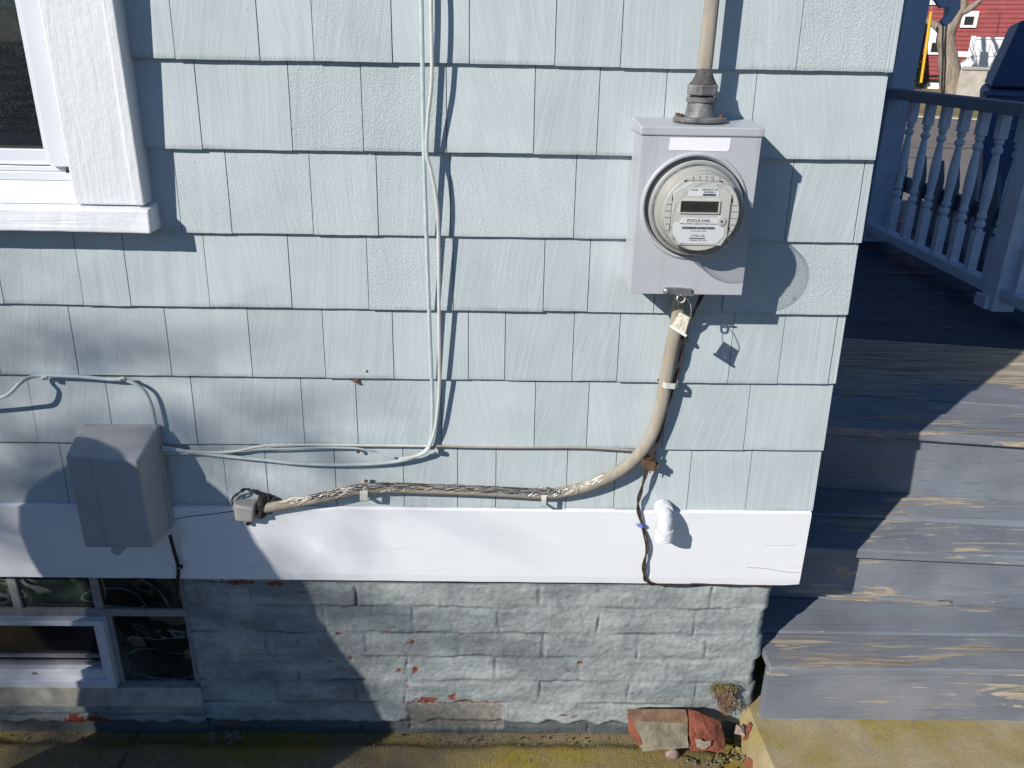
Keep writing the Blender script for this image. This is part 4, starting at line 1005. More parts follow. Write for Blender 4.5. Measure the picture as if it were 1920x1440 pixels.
chunk("mortar_crust", [T2[0]+Vector((.010,0,.0)), T2[1]+Vector((0,0,.0)), Bt[0], Bt[1], Bt[0]+Vector((.0,.08,-.03)), Bt[1]+Vector((0,.08,-.03)), T2[0]+Vector((.010,.04,-.03)), T2[1]+Vector((0,.04,-.03))], M['greybrick'], brk, 6, .004, 34)
q0 = at(1177,1336,.031); chunk("brick_end", [q0, at(1179,1372,.055), at(1200,1404,.080), at(1202,1392,.078), at(1189,1352,.048), q0+Vector((.02,.02,-.04)), q0+Vector((.025,.0,-.02))], M['redbrick'], brk, 4, .003)
U_ = [at(1291,1328,.028), at(1312,1336,.033), at(1350,1354,.038), at(1359,1380,.058), at(1297,1378,.084), at(1296,1407,.092), at(1357,1411,.080), at(1330,1372,.076)]
rb = chunk("loose_brick", U_ + [U_[0]+Vector((.006,.03,-.03)), U_[2]+Vector((-.004,.03,-.03)), U_[5]+Vector((0,.07,-.03)), U_[6]+Vector((0,.05,-.03))], M['redbrick'], None, 6, .0045, 45, 3)
tag(rb, "broken red brick with slanted face and a pale mortar patch, at the house corner", "brick")
bm = B(); nn_ = 9
mpat = [at(1302,1384,.0835), at(1312,1383,.083), at(1318,1388,.0835), at(1332,1386,.081), at(1330,1396,.083), at(1318,1403,.0875), at(1305,1400,.088)]
vs = [bm.verts.new(p+Vector((0,-.0075,.0035))) for p in mpat]; bm.faces.new(vs); bmesh.ops.solidify(bm, geom=bm.faces[:], thickness=.003)
obj("mortar_patch", bm, simple("pale_mortar", (.50,.44,.36), .9, .2, 80, .8, 120), rb)
def shard(pts, lab, mt_='redbrick', sd=1): tag(chunk("brick_shard", pts, M[mt_], None, 4, .003, 60, sd), lab, "brick shard", "brick shards by the house corner")
c = at(1402,1372,.030)
shard([c+Vector(v) for v in ((-.010,0,-.026),(.004,-.010,-.024),(.009,0,.020),(.003,.012,.022),(-.004,-.008,.004),(.012,.008,-.02))], "upright thin red shard against the raised slab edge")
c = at(1388,1368,.03)
shard([c+Vector(v) for v in ((-.013,0,-.012),(.010,-.010,-.012),(.011,.008,.004),(-.002,.0,.010),(-.008,.012,.006))], "grey shard in the gap under the house corner", 'stone', 5)
c = atz(1408,1432,.012)
shard([c+Vector(v) for v in ((-.018,-.01,-.01),(.016,-.012,-.012),(.02,.014,.0),(-.012,.012,.006),(.004,0,.012))], "flat red shard at the lower edge beside the slab", 'redbrick', 8)
bm = B(); c = atz(1261,1414,.012); bmesh.ops.create_icosphere(bm, subdivisions=3, radius=.0165, matrix=Matrix.Translation(c) @ Matrix.Diagonal((1.05,.8,.85,1))); rough(bm, .004, 45, 4)
tag(obj("stone", bm, M['stone'], None, smooth=True), "small pinkish grey stone in front of the loose bricks", "stone")
bm = B(); tube(bm, smooth_path([atz(1272,1419,.006), atz(1282,1418,.006), atz(1292,1422,.005), atz(1301,1428,.004)]), .0012, 5); tag(obj("twig", bm, M['putty'], None), "short dark twig beside the small stone", "twig")
bm = B(); rr = random.Random(9)
for q in range(26):
    x0, y0 = rr.uniform(388,452), rr.uniform(1371,1386); p = [at(x0,y0,.0+rr.uniform(-.02,.01))]
    for w_ in range(3): p.append(p[-1]+Vector((rr.uniform(-.016,.02), rr.uniform(-.012,.008), rr.uniform(-.004,.007))))
    for v_ in p: v_.z = max(v_.z, -.012)
    tube(bm, smooth_path(p, 4), .0008, 4)
tag(obj("dead_vine", bm, simple("grey_dead_vine", (.20,.17,.16), .9, .3, 90, 0), None), "tangle of dead vine stems at the shaded foot of the brick wall", "dead vine")
pl = thing("wall_plant", tuple(at(1358,1310,-.02)), "green mossy tuft with dry brown stems growing from the brick wall", "plant")
rr = random.Random(5); bm = B()
for q in range(420):
    px = rr.uniform(1331,1383); ed = 1 if px < 1375 else .6
    p = at(px, 1283+rr.gauss(0,3.5)+rr.random()*14, -.020+rr.uniform(0,.026)); d = Vector((rr.uniform(-1,1), rr.uniform(-1,.2), rr.uniform(-.3,1))).normalized()*rr.uniform(.003,.007); s_ = Vector((d.z,.2*d.x,-d.x)).normalized()*.0012
    bm.faces.new([bm.verts.new(p-s_), bm.verts.new(p+s_), bm.verts.new(p+d)])
obj("moss_leaves", bm, M['moss'], pl)
bm = B()
for q in range(230):
    a = rr.gauss(0, 1); px = 1357+a*11; ln = max(10, rr.gauss(34, 12)*(1-.22*abs(a))); x2 = 1359+a*6.5+rr.gauss(0,3.5); d0 = rr.uniform(.0,.016)
    P = [at(px,1290+rr.gauss(0,4),-.022+d0*.5+.008)]
    for w_ in range(1, 5):
        t = w_/4; P.append(at(px+(x2-px)*t+rr.gauss(0,1.7), 1291+ln*t, -.022+(d0+.010)*(1-.6*t)+rr.uniform(0,.004)))
    tube(bm, smooth_path(P, 2), rr.uniform(.0004,.0012), 4)
for q in range(22):
    a = (rr.uniform(1366,1380), rr.uniform(1300,1322)); tube(bm, smooth_path([at(a[0],a[1],0), at(a[0]+rr.uniform(2,8),a[1]+rr.uniform(3,9),.004), at(a[0]+rr.uniform(6,18),a[1]+rr.uniform(8,22),-.010)], 3), .0007, 4)
obj("dry_stems", bm, M['roots'], pl)

# ------------------------------------------------------------------ PORCH with steps
porch = thing("porch", (1.35, 1.0, 0.05), "weathered blue grey wooden porch deck with peeling steps beside the house", "porch")
rr = random.Random(21)
def line(a, b, z):
    A = atz(*a, z); Bb = atz(*b, z); s_ = (Bb.y-A.y)/(Bb.x-A.x); return lambda x: A.y + s_*(x-A.x)
PX0, PX1 = .672, 2.75
def boards(bm, lay, ys, zs, th, specs, x0=PX0, x1=PX1, gap=.0026, deck_shade=0):
    # ys: list of functions y(x) for board edges (front to back); zs: (z at each edge)
    for i in range(len(ys)-1):
        bare, rn = specs[i]
        f0, f1 = ys[i], ys[i+1]; z0_, z1_ = zs[i], zs[i+1]; dz = rr.uniform(-.0018,.0012)
        p = [(x0, f0(x0)+gap, z0_-th+dz), (x1, f0(x1)+gap, z0_-th+dz), (x1, f1(x1)-gap, z1_-th+dz), (x0, f1(x0)-gap, z1_-th+dz),
             (x0, f0(x0)+gap, z0_+dz), (x1, f0(x1)+gap, z0_+dz), (x1, f1(x1)-gap, z1_+dz), (x0, f1(x0)-gap, z1_+dz)]
        n0 = len(bm.faces); hexa(bm, p); bm.faces.ensure_lookup_table()
        for f in bm.faces[n0:]:
            for lp in f.loops: lp[lay] = (rn, bare, deck_shade if i >= 5 else 0, 1)
def stepmesh(): 
    bm = B(); return bm, bm.loops.layers.float_color.new("brd")
nose1 = line((1558,800),(1897,822), .680)
nose2 = line((1612,1031),(1920,1045), .437)
nose3 = line((1440,1252),(1920,1257), .258)
riser1 = lambda x: nose1(x)+.022
riser2 = lambda x: nose2(x)+.022
# deck
ylines = [nose1, line((1552,781),(1755,797),.682), line((1552,737),(1920,763),.684), line((1574,697),(1817,714.6),.686), line((1574,664.2),(1903,683.5),.688), line((1575,632),(1920,655),.69), line((1580,603),(1920,625),.69), line((1597,540),(1770,546),.69)]
nose_fn = ylines[-1]
for q in range(1, 14): ylines.append((lambda d: (lambda x: nose_fn(x)+d))(q*.14))
zz = [.680,.682,.684,.686,.688] + [.690]*30
bm, lay = stepmesh()
specs = [(.34,.3),(.24,.72),(.44,.11),(.80,.45),(1.0,.8),(.02,.2),(.10,.6)] + [(rr.uniform(0,.08), rr.random()) for _ in range(20)]
boards(bm, lay, ylines, zz, .026, specs, deck_shade=1)
obj("deck_boards", bm, M['step'], porch, bevel=.002)
def riser(yf, z0_, z1_, bare, rn, name="riser"):
    bm, lay = stepmesh()
    p = [(PX0, yf(PX0), z0_), (PX1, yf(PX1), z0_), (PX1, yf(PX1)+.02, z0_), (PX0, yf(PX0)+.02, z0_), (PX0, yf(PX0), z1_), (PX1, yf(PX1), z1_), (PX1, yf(PX1)+.02, z1_), (PX0, yf(PX0)+.02, z1_)]
    hexa(bm, p)
    for f in bm.faces:
        for lp in f.loops: lp[lay] = (rn, bare, 0, 1)
    return obj(name, bm, M['step'], porch, bevel=.0015)
riser(riser1, .47, .6525, -.05, .37); riser(riser2, .25, .4085, .24, .62); riser(lambda x: nose3(x)+.012, .02, .236, .27, .9)
t2m = line((1530,895),(1900,921), .478); t2a = line((1600,968),(1920,985), .458)
bm, lay = stepmesh(); boards(bm, lay, [nose2, t2a, lambda x: riser1(x)-.001], [.437,.456,.478], .027, [(.24,.15),(.26,.55)]); obj("tread", bm, M['step'], porch, bevel=.003)
t3a = line((1434,1186),(1767,1191), .258)
bm, lay = stepmesh(); boards(bm, lay, [nose3, t3a, lambda x: riser2(x)-.001], [.256,.258,.262], .021, [(.26,.34),(.20,.05)]); obj("tread", bm, M['step'], porch, bevel=.004)
# porch column, bracket, roof
bm = B(); zc = .69
box(bm, 2.0, 2.118, 2.86, 2.975, zc, 3.0); obj("column", bm, M['navy'], porch, bevel=.004)
bm = B(); box(bm, 1.97, 2.15, 2.83, 3.005, zc, zc+.028); obj("column_base", bm, M['navy'], porch, bevel=.003)
bk = [atx(1737,-20,2.06), ]
bm = B()
Yc = 2.845; prism(bm, [(2.105,1.92),(2.16,1.90),(2.20,1.86),(2.235,1.865),(2.24,1.83),(2.215,1.80),(2.24,1.775),(2.27,1.80),(2.30,1.86),(2.28,1.95),(2.34,2.02),(2.36,2.25),(2.105,2.25)], Yc+.06, Yc+.09)
obj("scroll_bracket", bm, M['navy'], porch, bevel=.003)
bm = B(); box(bm, .72, 2.13, 2.87, 2.965, 3.001, 3.14); obj("porch_beam", bm, M['navy'], porch)
# railings
rail = thing("porch_railing", (2.03, 2.2, .69), "blue grey porch railing with turned balusters along the deck edge", "railing")
RX = 2.0
YN = 1.60                                                                # newel post
def railbars(y0, y1):
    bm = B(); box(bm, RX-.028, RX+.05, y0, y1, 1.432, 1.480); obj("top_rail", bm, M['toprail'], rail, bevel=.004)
    bm = B(); box(bm, RX-.0, RX+.062, y0, y1, .742, .787); obj("bottom_rail", bm, M['greyrail'], rail, bevel=.003)
def baluster(y):
    bm = B(); c = Vector((RX+.031, y, 0)); h = .0195
    box(bm, c.x-h, c.x+h, y-h, y+h, .7872, .955)
    lathe(bm, [(.014,.955),(.016,.958),(.0125,.966),(.0205,.975),(.0215,.985),(.018,.995),(.0125,1.000),(.0195,1.012),(.0205,1.020),(.0155,1.030),(.0165,1.05),(.0205,1.10),(.0215,1.15),(.0185,1.21),(.0135,1.262),(.0125,1.268),(.021,1.280),(.0215,1.290),(.013,1.302),(.0125,1.306),(.0195,1.316),(.0185,1.326),(.014,1.332)], c, 'z', 14)
    box(bm, c.x-h, c.x+h, y-h, y+h, 1.332, 1.4318)
    return obj("baluster", bm, M['greyrail'], rail, smooth=True, bevel=.0015)
railbars(YN+.0485, 2.8595)
ys = []
for px, py in ((1660,444),(1687,456.5),(1714,468),(1745,482),(1775,497),(1808,510.5),(1842,528)):
    ys.append(atx(px, py, RX+.012).y)
b0 = baluster(ys[0])
for y in ys[1:]:
    b = b0.copy(); COL.objects.link(b); b.parent = rail; b.location = (0, y-ys[0], 0)
bm = B(); box(bm, RX-.012, RX+.078, YN-.048, YN+.048, .675, 1.60); obj("newel_post", bm, M['greyrail'], rail, bevel=.004)
bm = B(); box(bm, RX-.012, RX+.078, .66, .7495, .675, 1.60); obj("newel_post", bm, M['greyrail'], rail, bevel=.004)
bm = B(); box(bm, RX-.03, RX-.0125, YN-.02, YN+.062, .690, .742); obj("foot_block", bm, M['greyrail'], rail, bevel=.003)
railbars(.75, YN-.0485)
for y in (1.49, 1.36, 1.23, 1.10, .97, .84):
    b = b0.copy(); COL.objects.link(b); b.parent = rail; b.location = (0, y-ys[0], 0)
back = thing("porch_railing", (1.4, 2.92, .69), "dark back railing piece between the house corner and the column", "railing")
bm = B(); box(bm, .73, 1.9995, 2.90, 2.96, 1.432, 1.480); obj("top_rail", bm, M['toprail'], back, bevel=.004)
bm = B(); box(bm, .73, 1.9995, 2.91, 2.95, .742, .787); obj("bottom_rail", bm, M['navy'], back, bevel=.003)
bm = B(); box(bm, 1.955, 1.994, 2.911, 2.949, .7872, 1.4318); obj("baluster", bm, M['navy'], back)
for q in range(1, 7):
    b = back.children[-1].copy(); COL.objects.link(b); b.parent = back; b.location = (-.16*q, 0, 0)
# dry leaf on the lower tread
c = atz(1772,1128,.268)
bm = B(); pts = [(-.038,0,.002),(-.024,.008,.006),(-.005,.011,.009),(.014,.009,.008),(.028,.004,.012),(.020,-.003,.006),(.012,-.011,.002),(.004,-.005,.008),(-.014,-.006,.005)]
vs = [bm.verts.new(c+Vector(p)) for p in pts]; cc = bm.verts.new(c+Vector((0,.002,.012)))
for i in range(len(vs)): bm.faces.new((vs[i], vs[(i+1)%len(vs)], cc))
bmesh.ops.solidify(bm, geom=bm.faces[:], thickness=.0008)
lf = tag(obj("dry_leaf", bm, M['leafdry'], None), "curled dry brown leaf lying on the lowest step", "leaf")

# ------------------------------------------------------------------ picket fence beyond the porch
pf = thing("picket_fence", (2.45, 2.7, -.3), "dark pointed picket fence in shade behind the porch railing", "fence")
FXX = 2.45
fy_ = [atx(px, py, FXX).y for px, py in ((1696,283),(1731,293),(1764,301),(1793,308),(1825,317),(1869,328))]
ztip = 1.10; ys_ = [fy_[0]+.2*q for q in (2,1)] + fy_ + [fy_[-1]-.2*q for q in range(1,7)]
bm = B(); y = ys_[0]; h = .05
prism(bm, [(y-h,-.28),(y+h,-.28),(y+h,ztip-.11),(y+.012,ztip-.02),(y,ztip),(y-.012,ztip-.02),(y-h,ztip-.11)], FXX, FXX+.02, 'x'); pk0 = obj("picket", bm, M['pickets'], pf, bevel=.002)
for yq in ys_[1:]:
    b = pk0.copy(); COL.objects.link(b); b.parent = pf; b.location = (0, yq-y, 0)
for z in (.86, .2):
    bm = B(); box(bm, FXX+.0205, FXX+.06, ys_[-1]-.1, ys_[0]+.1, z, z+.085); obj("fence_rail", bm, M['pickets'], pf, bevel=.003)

# ------------------------------------------------------------------ dark blue vehicle in the shade
FDIR = Vector((math.sin(R(27)), math.cos(R(27)), 0)); FRT = Vector((FDIR.y, -FDIR.x, 0))
DV = 6.6
def vpt(px, py, off=0.0):
    r_ = ray(px, py); t = (DV+off - CAM.dot(FDIR))/r_.dot(FDIR); p = CAM + r_*t; return p.dot(FRT), p.z
VM = Matrix(((FRT.x, FDIR.x, 0, FDIR.x*DV), (FRT.y, FDIR.y, 0, FDIR.y*DV), (0, 0, 1, 0), (0, 0, 0, 1)))
def vobj(name, bm, mt_, par, **kw):
    bm.transform(VM); return obj(name, bm, mt_, par, **kw)
lowf, cowl, wtop = vpt(1841,330), vpt(1851,164), vpt(1914,38)
van = thing("parked_van", tuple(VM @ Vector((cowl[0]+1.5, .9, -.3))), "dark blue van with sloped front standing in shade beyond the picket fence", "van")
X0 = lowf[0]
bm = B(); prism(bm, [(X0+.03,.05),(X0+.01,.5),(X0,lowf[1]),(cowl[0],cowl[1]-.07),(cowl[0]+.012,cowl[1]-.012),(X0+3.4,cowl[1]-.012),(X0+3.4,.05)], 0, 1.5); vobj("body", bm, M['van'], van, bevel=.03, seg=3)
bm = B(); prism(bm, [(cowl[0]+.02,cowl[1]),(wtop[0],wtop[1]),(X0+3.3,wtop[1]+.02),(X0+3.4,cowl[1])], .03, 1.47); vobj("cabin", bm, M['van'], van, bevel=.02, seg=3)
bm = B(); box(bm, cowl[0]-.02, X0+3.4, -.018, -.001, cowl[1]-.060, cowl[1]-.028); vobj("belt_trim", bm, simple("pale_blue_trim", (.06,.11,.22), .4, .05, 10, 0), van, bevel=.004)
q = vpt(1845,241,-.03); bm = B(); box(bm, q[0]-.03, q[0]+.026, -.05, -.001, q[1]-.045, q[1]+.045); lm = vobj("marker_lamp", bm, M['black'], van, bevel=.018, seg=3)
bm = B(); bmesh.ops.create_uvsphere(bm, u_segments=12, v_segments=8, radius=.007, matrix=Matrix.Translation((q[0], -.052, q[1]+.022))); vobj("lamp_bulb", bm, M['galv'], lm)
q = vpt(1890,240,-.03); bm = B(); box(bm, q[0]-.05, q[0]+.05, -.03, -.001, q[1]-.012, q[1]+.004); vobj("door_handle", bm, simple("blue_grey_handle", (.12,.17,.27), .4, .05, 10, 0), van, bevel=.004)
for xw in (X0+.7, X0+2.7):
    bm = B(); lathe(bm, [(.20,-.02),(.31,-.02),(.33,0),(.33,.2)], (xw, 0, .03), 'y', 32); wh = vobj("wheel", bm, M['black'], van, smooth=True)
    bm = B(); lathe(bm, [(.19,-.03),(.14,-.01),(0,-.02)], (xw, 0, .03), 'y', 32); vobj("rim", bm, M['galv'], wh, smooth=True)

# ------------------------------------------------------------------ street and far side
ZS_ = -.28
def flat(name, pts, z, mt_, th=.05):
    bm = B(); prism(bm, pts, z-th, z, 'z'); return tag(obj(name, bm, mt_, None), None, None, None, "structure")
k = N("worn_asphalt"); a = k.noise(1.0, k.map(k.co(), (.5,2.2,1)), 4); f = k.noise(60, None, 4)
tar = k.ramp(k.noise(1.0, k.map(k.co(), (.12, 1.3, 1), (0,0,.15)), 3, .5, 1.0), [(.485, 0), (.495, 1), (.505, 1), (.515, 0)])
c_ = k.mix(a, (.17,.155,.145), (.245,.225,.21)); c_ = k.mix(k.ramp(f, [(.3,.3),(.6,0)]), c_, (.10,.09,.085)); c_ = k.mix(k.math('MULTIPLY', tar, .8), c_, (.03,.03,.03)); M['asphalt'] = k.set(c_, .9, k.bump(f, .4, .01))
def fp(d, s_): return (FDIR*d + FRT*s_)
def band(name, d0, d1, z, mt_): return flat(name, [tuple(fp(d0,-60))[:2], tuple(fp(d0,60))[:2], tuple(fp(d1,60))[:2], tuple(fp(d1,-60))[:2]], z, mt_)
band("street", 9.0, 29.0, ZS_, M['asphalt'])
band("kerb", 29.02, 29.2, ZS_+.07, simple("pale_kerb", (.42,.40,.36), .85, .1, 5, .3))
k = N("patchy_spring_grass"); a = k.noise(1.6, None, 5); b = k.noise(14, None, 5)
c_ = k.mix(k.ramp(a, [(.4,0),(.6,1)]), (.25,.185,.085), (.15,.155,.05)); c_ = k.mix(k.ramp(b, [(.45,0),(.7,.7)]), c_, (.30,.23,.13)); M['grass'] = k.set(c_, .95, k.bump(b, .8, .05))
bm = B(); a, b, c, d = fp(29.22,-60), fp(29.22,60), fp(39,60), fp(39,-60)
hexa(bm, [(a.x,a.y,-.6),(b.x,b.y,-.6),(c.x,c.y,-.6),(d.x,d.y,-.6),(a.x,a.y,ZS_+.10),(b.x,b.y,ZS_+.10),(c.x,c.y,.25),(d.x,d.y,.25)]); tag(obj("grass_verge", bm, M['grass'], None), None, None, None, "structure")
bm = B(); a, b, c, d = fp(39.01,-80), fp(39.01,80), fp(90,80), fp(90,-80)
hexa(bm, [(a.x,a.y,-.6),(b.x,b.y,-.6),(c.x,c.y,-.6),(d.x,d.y,-.6),(a.x,a.y,.24),(b.x,b.y,.24),(c.x,c.y,.3),(d.x,d.y,.3)]); tag(obj("grass_verge", bm, M['grass'], None), None, None, None, "structure")
# red house: facade plane at distance DH along FDIR
DH = 40.0
HO = FDIR*DH + Vector((0,0,0))
def onf(px, py, off=0.0):                                            # -> (s along FRT, z) on the facade plane moved off metres toward us
    r_ = ray(px, py); t = (DH-off - CAM.dot(FDIR))/r_.dot(FDIR); p = CAM + r_*t; return p.dot(FRT), p.z
def FP(s_, z, off=0.0):
    p = FDIR*(DH-off) + FRT*s_; return Vector((p.x, p.y, z))
def fbx(bm, s0_, s1_, z0_, z1_, o0, o1):
    hexa(bm, [FP(s0_,z0_,o1), FP(s1_,z0_,o1), FP(s1_,z0_,o0), FP(s0_,z0_,o0), FP(s0_,z1_,o1), FP(s1_,z1_,o1), FP(s1_,z1_,o0), FP(s0_,z1_,o0)])
rh = thing("red_house", tuple(FP(4,.24)), "dark red clapboard house with white windows across the street", "house")
sL, _ = onf(1645,140); _, zb_ = onf(1740,148); sR = sL+20
M['redclap'] = simple("red_clapboard", (.27,.040,.042), .65, .10, 3, .2, 30)
M['farwhite'] = simple("far_white_paint", (.80,.80,.80), .5, .03, 2, 0)
M['fardark'] = simple("far_dark_glass", (.025,.028,.03), .15, .1, 2, 0)
bm = B(); z = zb_
while z < 9.5:                                                            # lapped boards
    hexa(bm, [FP(sL,z,.03), FP(sR,z,.03), FP(sR,z,-.3), FP(sL,z,-.3), FP(sL,z+.168,.0), FP(sR,z+.168,.0), FP(sR,z+.168,-.3), FP(sL,z+.168,-.3)]); z += .17
fbx(bm, sL, sR, zb_, 9.5, -8, -.301)
obj("clapboard_wall", bm, M['redclap'], rh)
bm = B(); fbx(bm, sL+.05, sR-.05, .2, zb_-.001, -8, -.02); obj("white_base", bm, M['farwhite'], rh)
bm = B(); s0_, zt = onf(1722,141); s1_, zb2 = onf(1760,152); fbx(bm, s0_, s1_, zb2-.05, zt+.05, -.05, .02); obj("basement_window", bm, M['fardark'], rh)
def farwin(p0, p1, panes):
    a = onf(*p0); b = onf(*p1); bm = B(); fbx(bm, a[0], b[0], b[1], a[1], .031, .09); o = obj("window", bm, M['farwhite'], rh)
    for q0_, q1_ in panes:
        c = onf(*q0_); d = onf(*q1_); bm = B(); fbx(bm, c[0], d[0], d[1], c[1], .091, .10); obj("pane", bm, M['fardark'], o)
farwin((1806,21),(1830,52), [((1810,31),(1815,47)), ((1818,31),(1824,47))])
farwin((1740,46),(1782,103), [((1748,80),(1760,98)), ((1758,60),(1766,74))])
farwin((1747,-40),(1786,9), [((1756,-30),(1778,-2))])
# white porch rail of the red house
wp = thing("white_porch", tuple(FP(6,.24,1.5)), "white slatted porch rail and stair of the red house", "porch rail")
A0 = onf(1822,70,1.6); A1 = onf(1935,60,1.6); Bz = onf(1816,128,1.6)
bm = B(); n_ = 26
fbx(bm, A0[0], A1[0], A0[1]-.06, A0[1]+.02, 1.56, 1.66); md = (A0[1]+Bz[1])/2; fbx(bm, A0[0], A1[0], md-.10, md+.04, 1.56, 1.66); fbx(bm, A0[0], A1[0], Bz[1]-.1, Bz[1]+.05, 1.56, 1.66); obj("rails", bm, M['farwhite'], wp)
bm = B()
for i in range(n_):
    s_ = A0[0]+.02+(A1[0]-A0[0]-.1)*i/(n_-1); fbx(bm, s_, s_+.075, Bz[1]+.051, md-.101, 1.58, 1.62); fbx(bm, s_, s_+.075, md+.041, A0[1]-.061, 1.58, 1.62)
obj("slats", bm, M['farwhite'], wp)
bm = B(); fbx(bm, A0[0]-.02, A0[0]+.14, .2, A0[1]+.05, 1.55, 1.68); fbx(bm, A0[0]-.55, A0[0]+.0, md-.15, md+.05, .6, .7); obj("newel", bm, M['farwhite'], wp)
bm = B(); fbx(bm, A0[0]+.15, A1[0], .2, A0[1]-.1, .9, 1.5); obj("porch_body", bm, simple("porch_grey", (.5,.5,.5), .8, .1, 2, 0), wp)
a = onf(1824,103,2.2); b = onf(1783,126,2.2)
bm = B(); hexa(bm, [FP(b[0],b[1]-.05,2.2), FP(a[0],a[1]-.05,2.2), FP(a[0],a[1]-.05,2.1), FP(b[0],b[1]-.05,2.1), FP(b[0],b[1],2.2), FP(a[0],a[1],2.2), FP(a[0],a[1],2.1), FP(b[0],b[1],2.1)]); obj("stair_rail", bm, simple("grey_handrail", (.3,.3,.3), .6, .1, 2, 0), wp)
bm = B()
for i in range(8):
    t = i/7; s_ = b[0]+(a[0]-b[0])*t; z = b[1]+(a[1]-b[1])*t; fbx(bm, s_-.045, s_+.045, z-.85, z-.055, 2.12, 2.18)
obj("stair_balusters", bm, M['farwhite'], wp)
q = onf(1891,62,1.6); bm = B(); fbx(bm, q[0]-.06, q[0]+.08, q[1]+.02, q[1]+.16, 1.56, 1.64); obj("post_lamp", bm, M['black'], wp)
# brown building at the left of the gap
nb = thing("brown_house", tuple(FP(-3.5,.24,-3)), "brown brick house seen in the narrow gap left of the porch column", "house")
bm = B(); L0 = onf(1640,60)[0]-6; L1 = onf(1700,60)[0]; zr = onf(1675,52)[1]
fbx(bm, L0, L1, .2, zr, .35, .34+3); obj("wall", bm, simple("grey_brown_wall", (.085,.075,.07), .8, .2, 3, .2), nb)
bm = B(); hexa(bm, [FP(L0,zr+.1,3.6), FP(L1,zr+.1,3.6), FP(L1,zr+.1,.4), FP(L0,zr+.1,.4), FP(L0,zr+1.5,2.0), FP(L1,zr+1.5,2.0), FP(L1,zr+1.5,1.9), FP(L0,zr+1.5,1.9)]); obj("roof", bm, simple("brown_roof", (.19,.105,.065), .9, .3, 4, .5, 10), nb)
bm = B(); fbx(bm, L0, L1, zr+.0, zr+.09, 3.5, 3.7); fbx(bm, L0, L1, zr-.25, zr-.16, 3.35, 3.45); obj("gutter", bm, M['farwhite'], nb)
# grey block
gb = None
DB = 32.6
def onb(px, py): 
    r_ = ray(px, py); t = (DB - CAM.dot(FDIR))/r_.dot(FDIR); p = CAM + r_*t; return p.dot(FRT), p.z
a = onb(1806,128); b = onb(1850,172)
cb = thing("concrete_block", tuple(FP((a[0]+b[0])/2, b[1], 3)), "pale grey concrete block with flat cap before the white porch rail", "concrete block")
bm = B(); fbx(bm, a[0]-.07, b[0]-.10, b[1]-.6, a[1]-.05, DH-DB-1.0, DH-DB); obj("block_body", bm, simple("pale_concrete", (.40,.365,.315), .9, .15, 3, .4, 20), cb, bevel=.03)
bm = B(); fbx(bm, a[0]-.02, b[0]+.02, a[1]-.049, a[1]+.05, DH-DB-1.05, DH-DB+.05); obj("cap", bm, simple("pale_cap", (.36,.33,.29), .9, .15, 3, .4, 20), cb, bevel=.02)
# street tree
DT = 33.5
def ont(px, py, d=DT):
    r_ = ray(px, py); t = (d - CAM.dot(FDIR))/r_.dot(FDIR); return CAM + r_*t
k = N("tree_bark"); a_ = k.noise(1.0, k.map(k.co(), (9,9,2.2)), 5, .65, 1.0); k.set(k.mix(k.ramp(a_, [(.3,0),(.7,1)]), (.15,.115,.085), (.40,.34,.265)), .9, k.bump(a_, .9, .05)); M['bark'] = k.m
tree = thing("street_tree", tuple(ont(1783,200)), "bare pruned street tree with thick pale forked trunk on the grass verge", "tree")
def limb(name, pts, rads):
    bm = B(); P = [ont(*p) for p in pts]; pp = smooth_path(P, 6); n = len(pp); rr_ = [interp([(i/(len(rads)-1), r_) for i, r_ in enumerate(rads)], j/(n-1)) for j in range(n)]
    tube(bm, pp, rr_, 16); rough(bm, .05, 3.0); return obj(name, bm, M['bark'], tree, smooth=True)
limb("trunk", [(1785,212),(1785,165),(1780,125),(1775,90),(1773,65),(1777,45)], [.50,.42,.33,.30,.30,.22])
limb("branch", [(1772,75),(1777,45),(1783,20),(1783,-10),(1786,-80)], [.25,.21,.17,.16,.13])
limb("branch", [(1776,70),(1788,45),(1800,20),(1808,0),(1822,-70)], [.25,.19,.16,.15,.12])
limb("branch", [(1800,22),(1815,18),(1830,8),(1840,-2),(1870,-40)], [.14,.11,.10,.09,.05])
limb("branch", [(1775,64),(1762,56),(1750,46),(1737,40),(1715,30)], [.17,.13,.10,.09,.05])
rr = random.Random(8)
for s_ in [(1783,-10),(1808,0),(1786,-80),(1822,-70),(1840,-2)]:
    for q in range(4):
        x, y = s_; dx = rr.uniform(-25,25); limb("twig", [(x,y),(x+dx*.5,y-25),(x+dx,y-55),(x+dx*1.6,y-95)], [.05,.04,.025,.01])
for a, b in (((1766,60),(1775,42)), ((1790,40),(1797,18)), ((1770,30),(1779,46)), ((1786,38),(1792,30))):
    limb("twig", [a, ((a[0]+b[0])/2+2,(a[1]+b[1])/2), b], [.05,.05,.03])
bm = B(); tube(bm, smooth_path([ont(1776,-30,DT-.6), ont(1768,60,DT-.6), ont(1768,110,DT-.6), ont(1766,170,DT-.6), ont(1766,210,DT-.6)]), .035, 8); tag(obj("black_cable", bm, M['black'], None), "black cable running down the front of the street tree trunk", "cable")
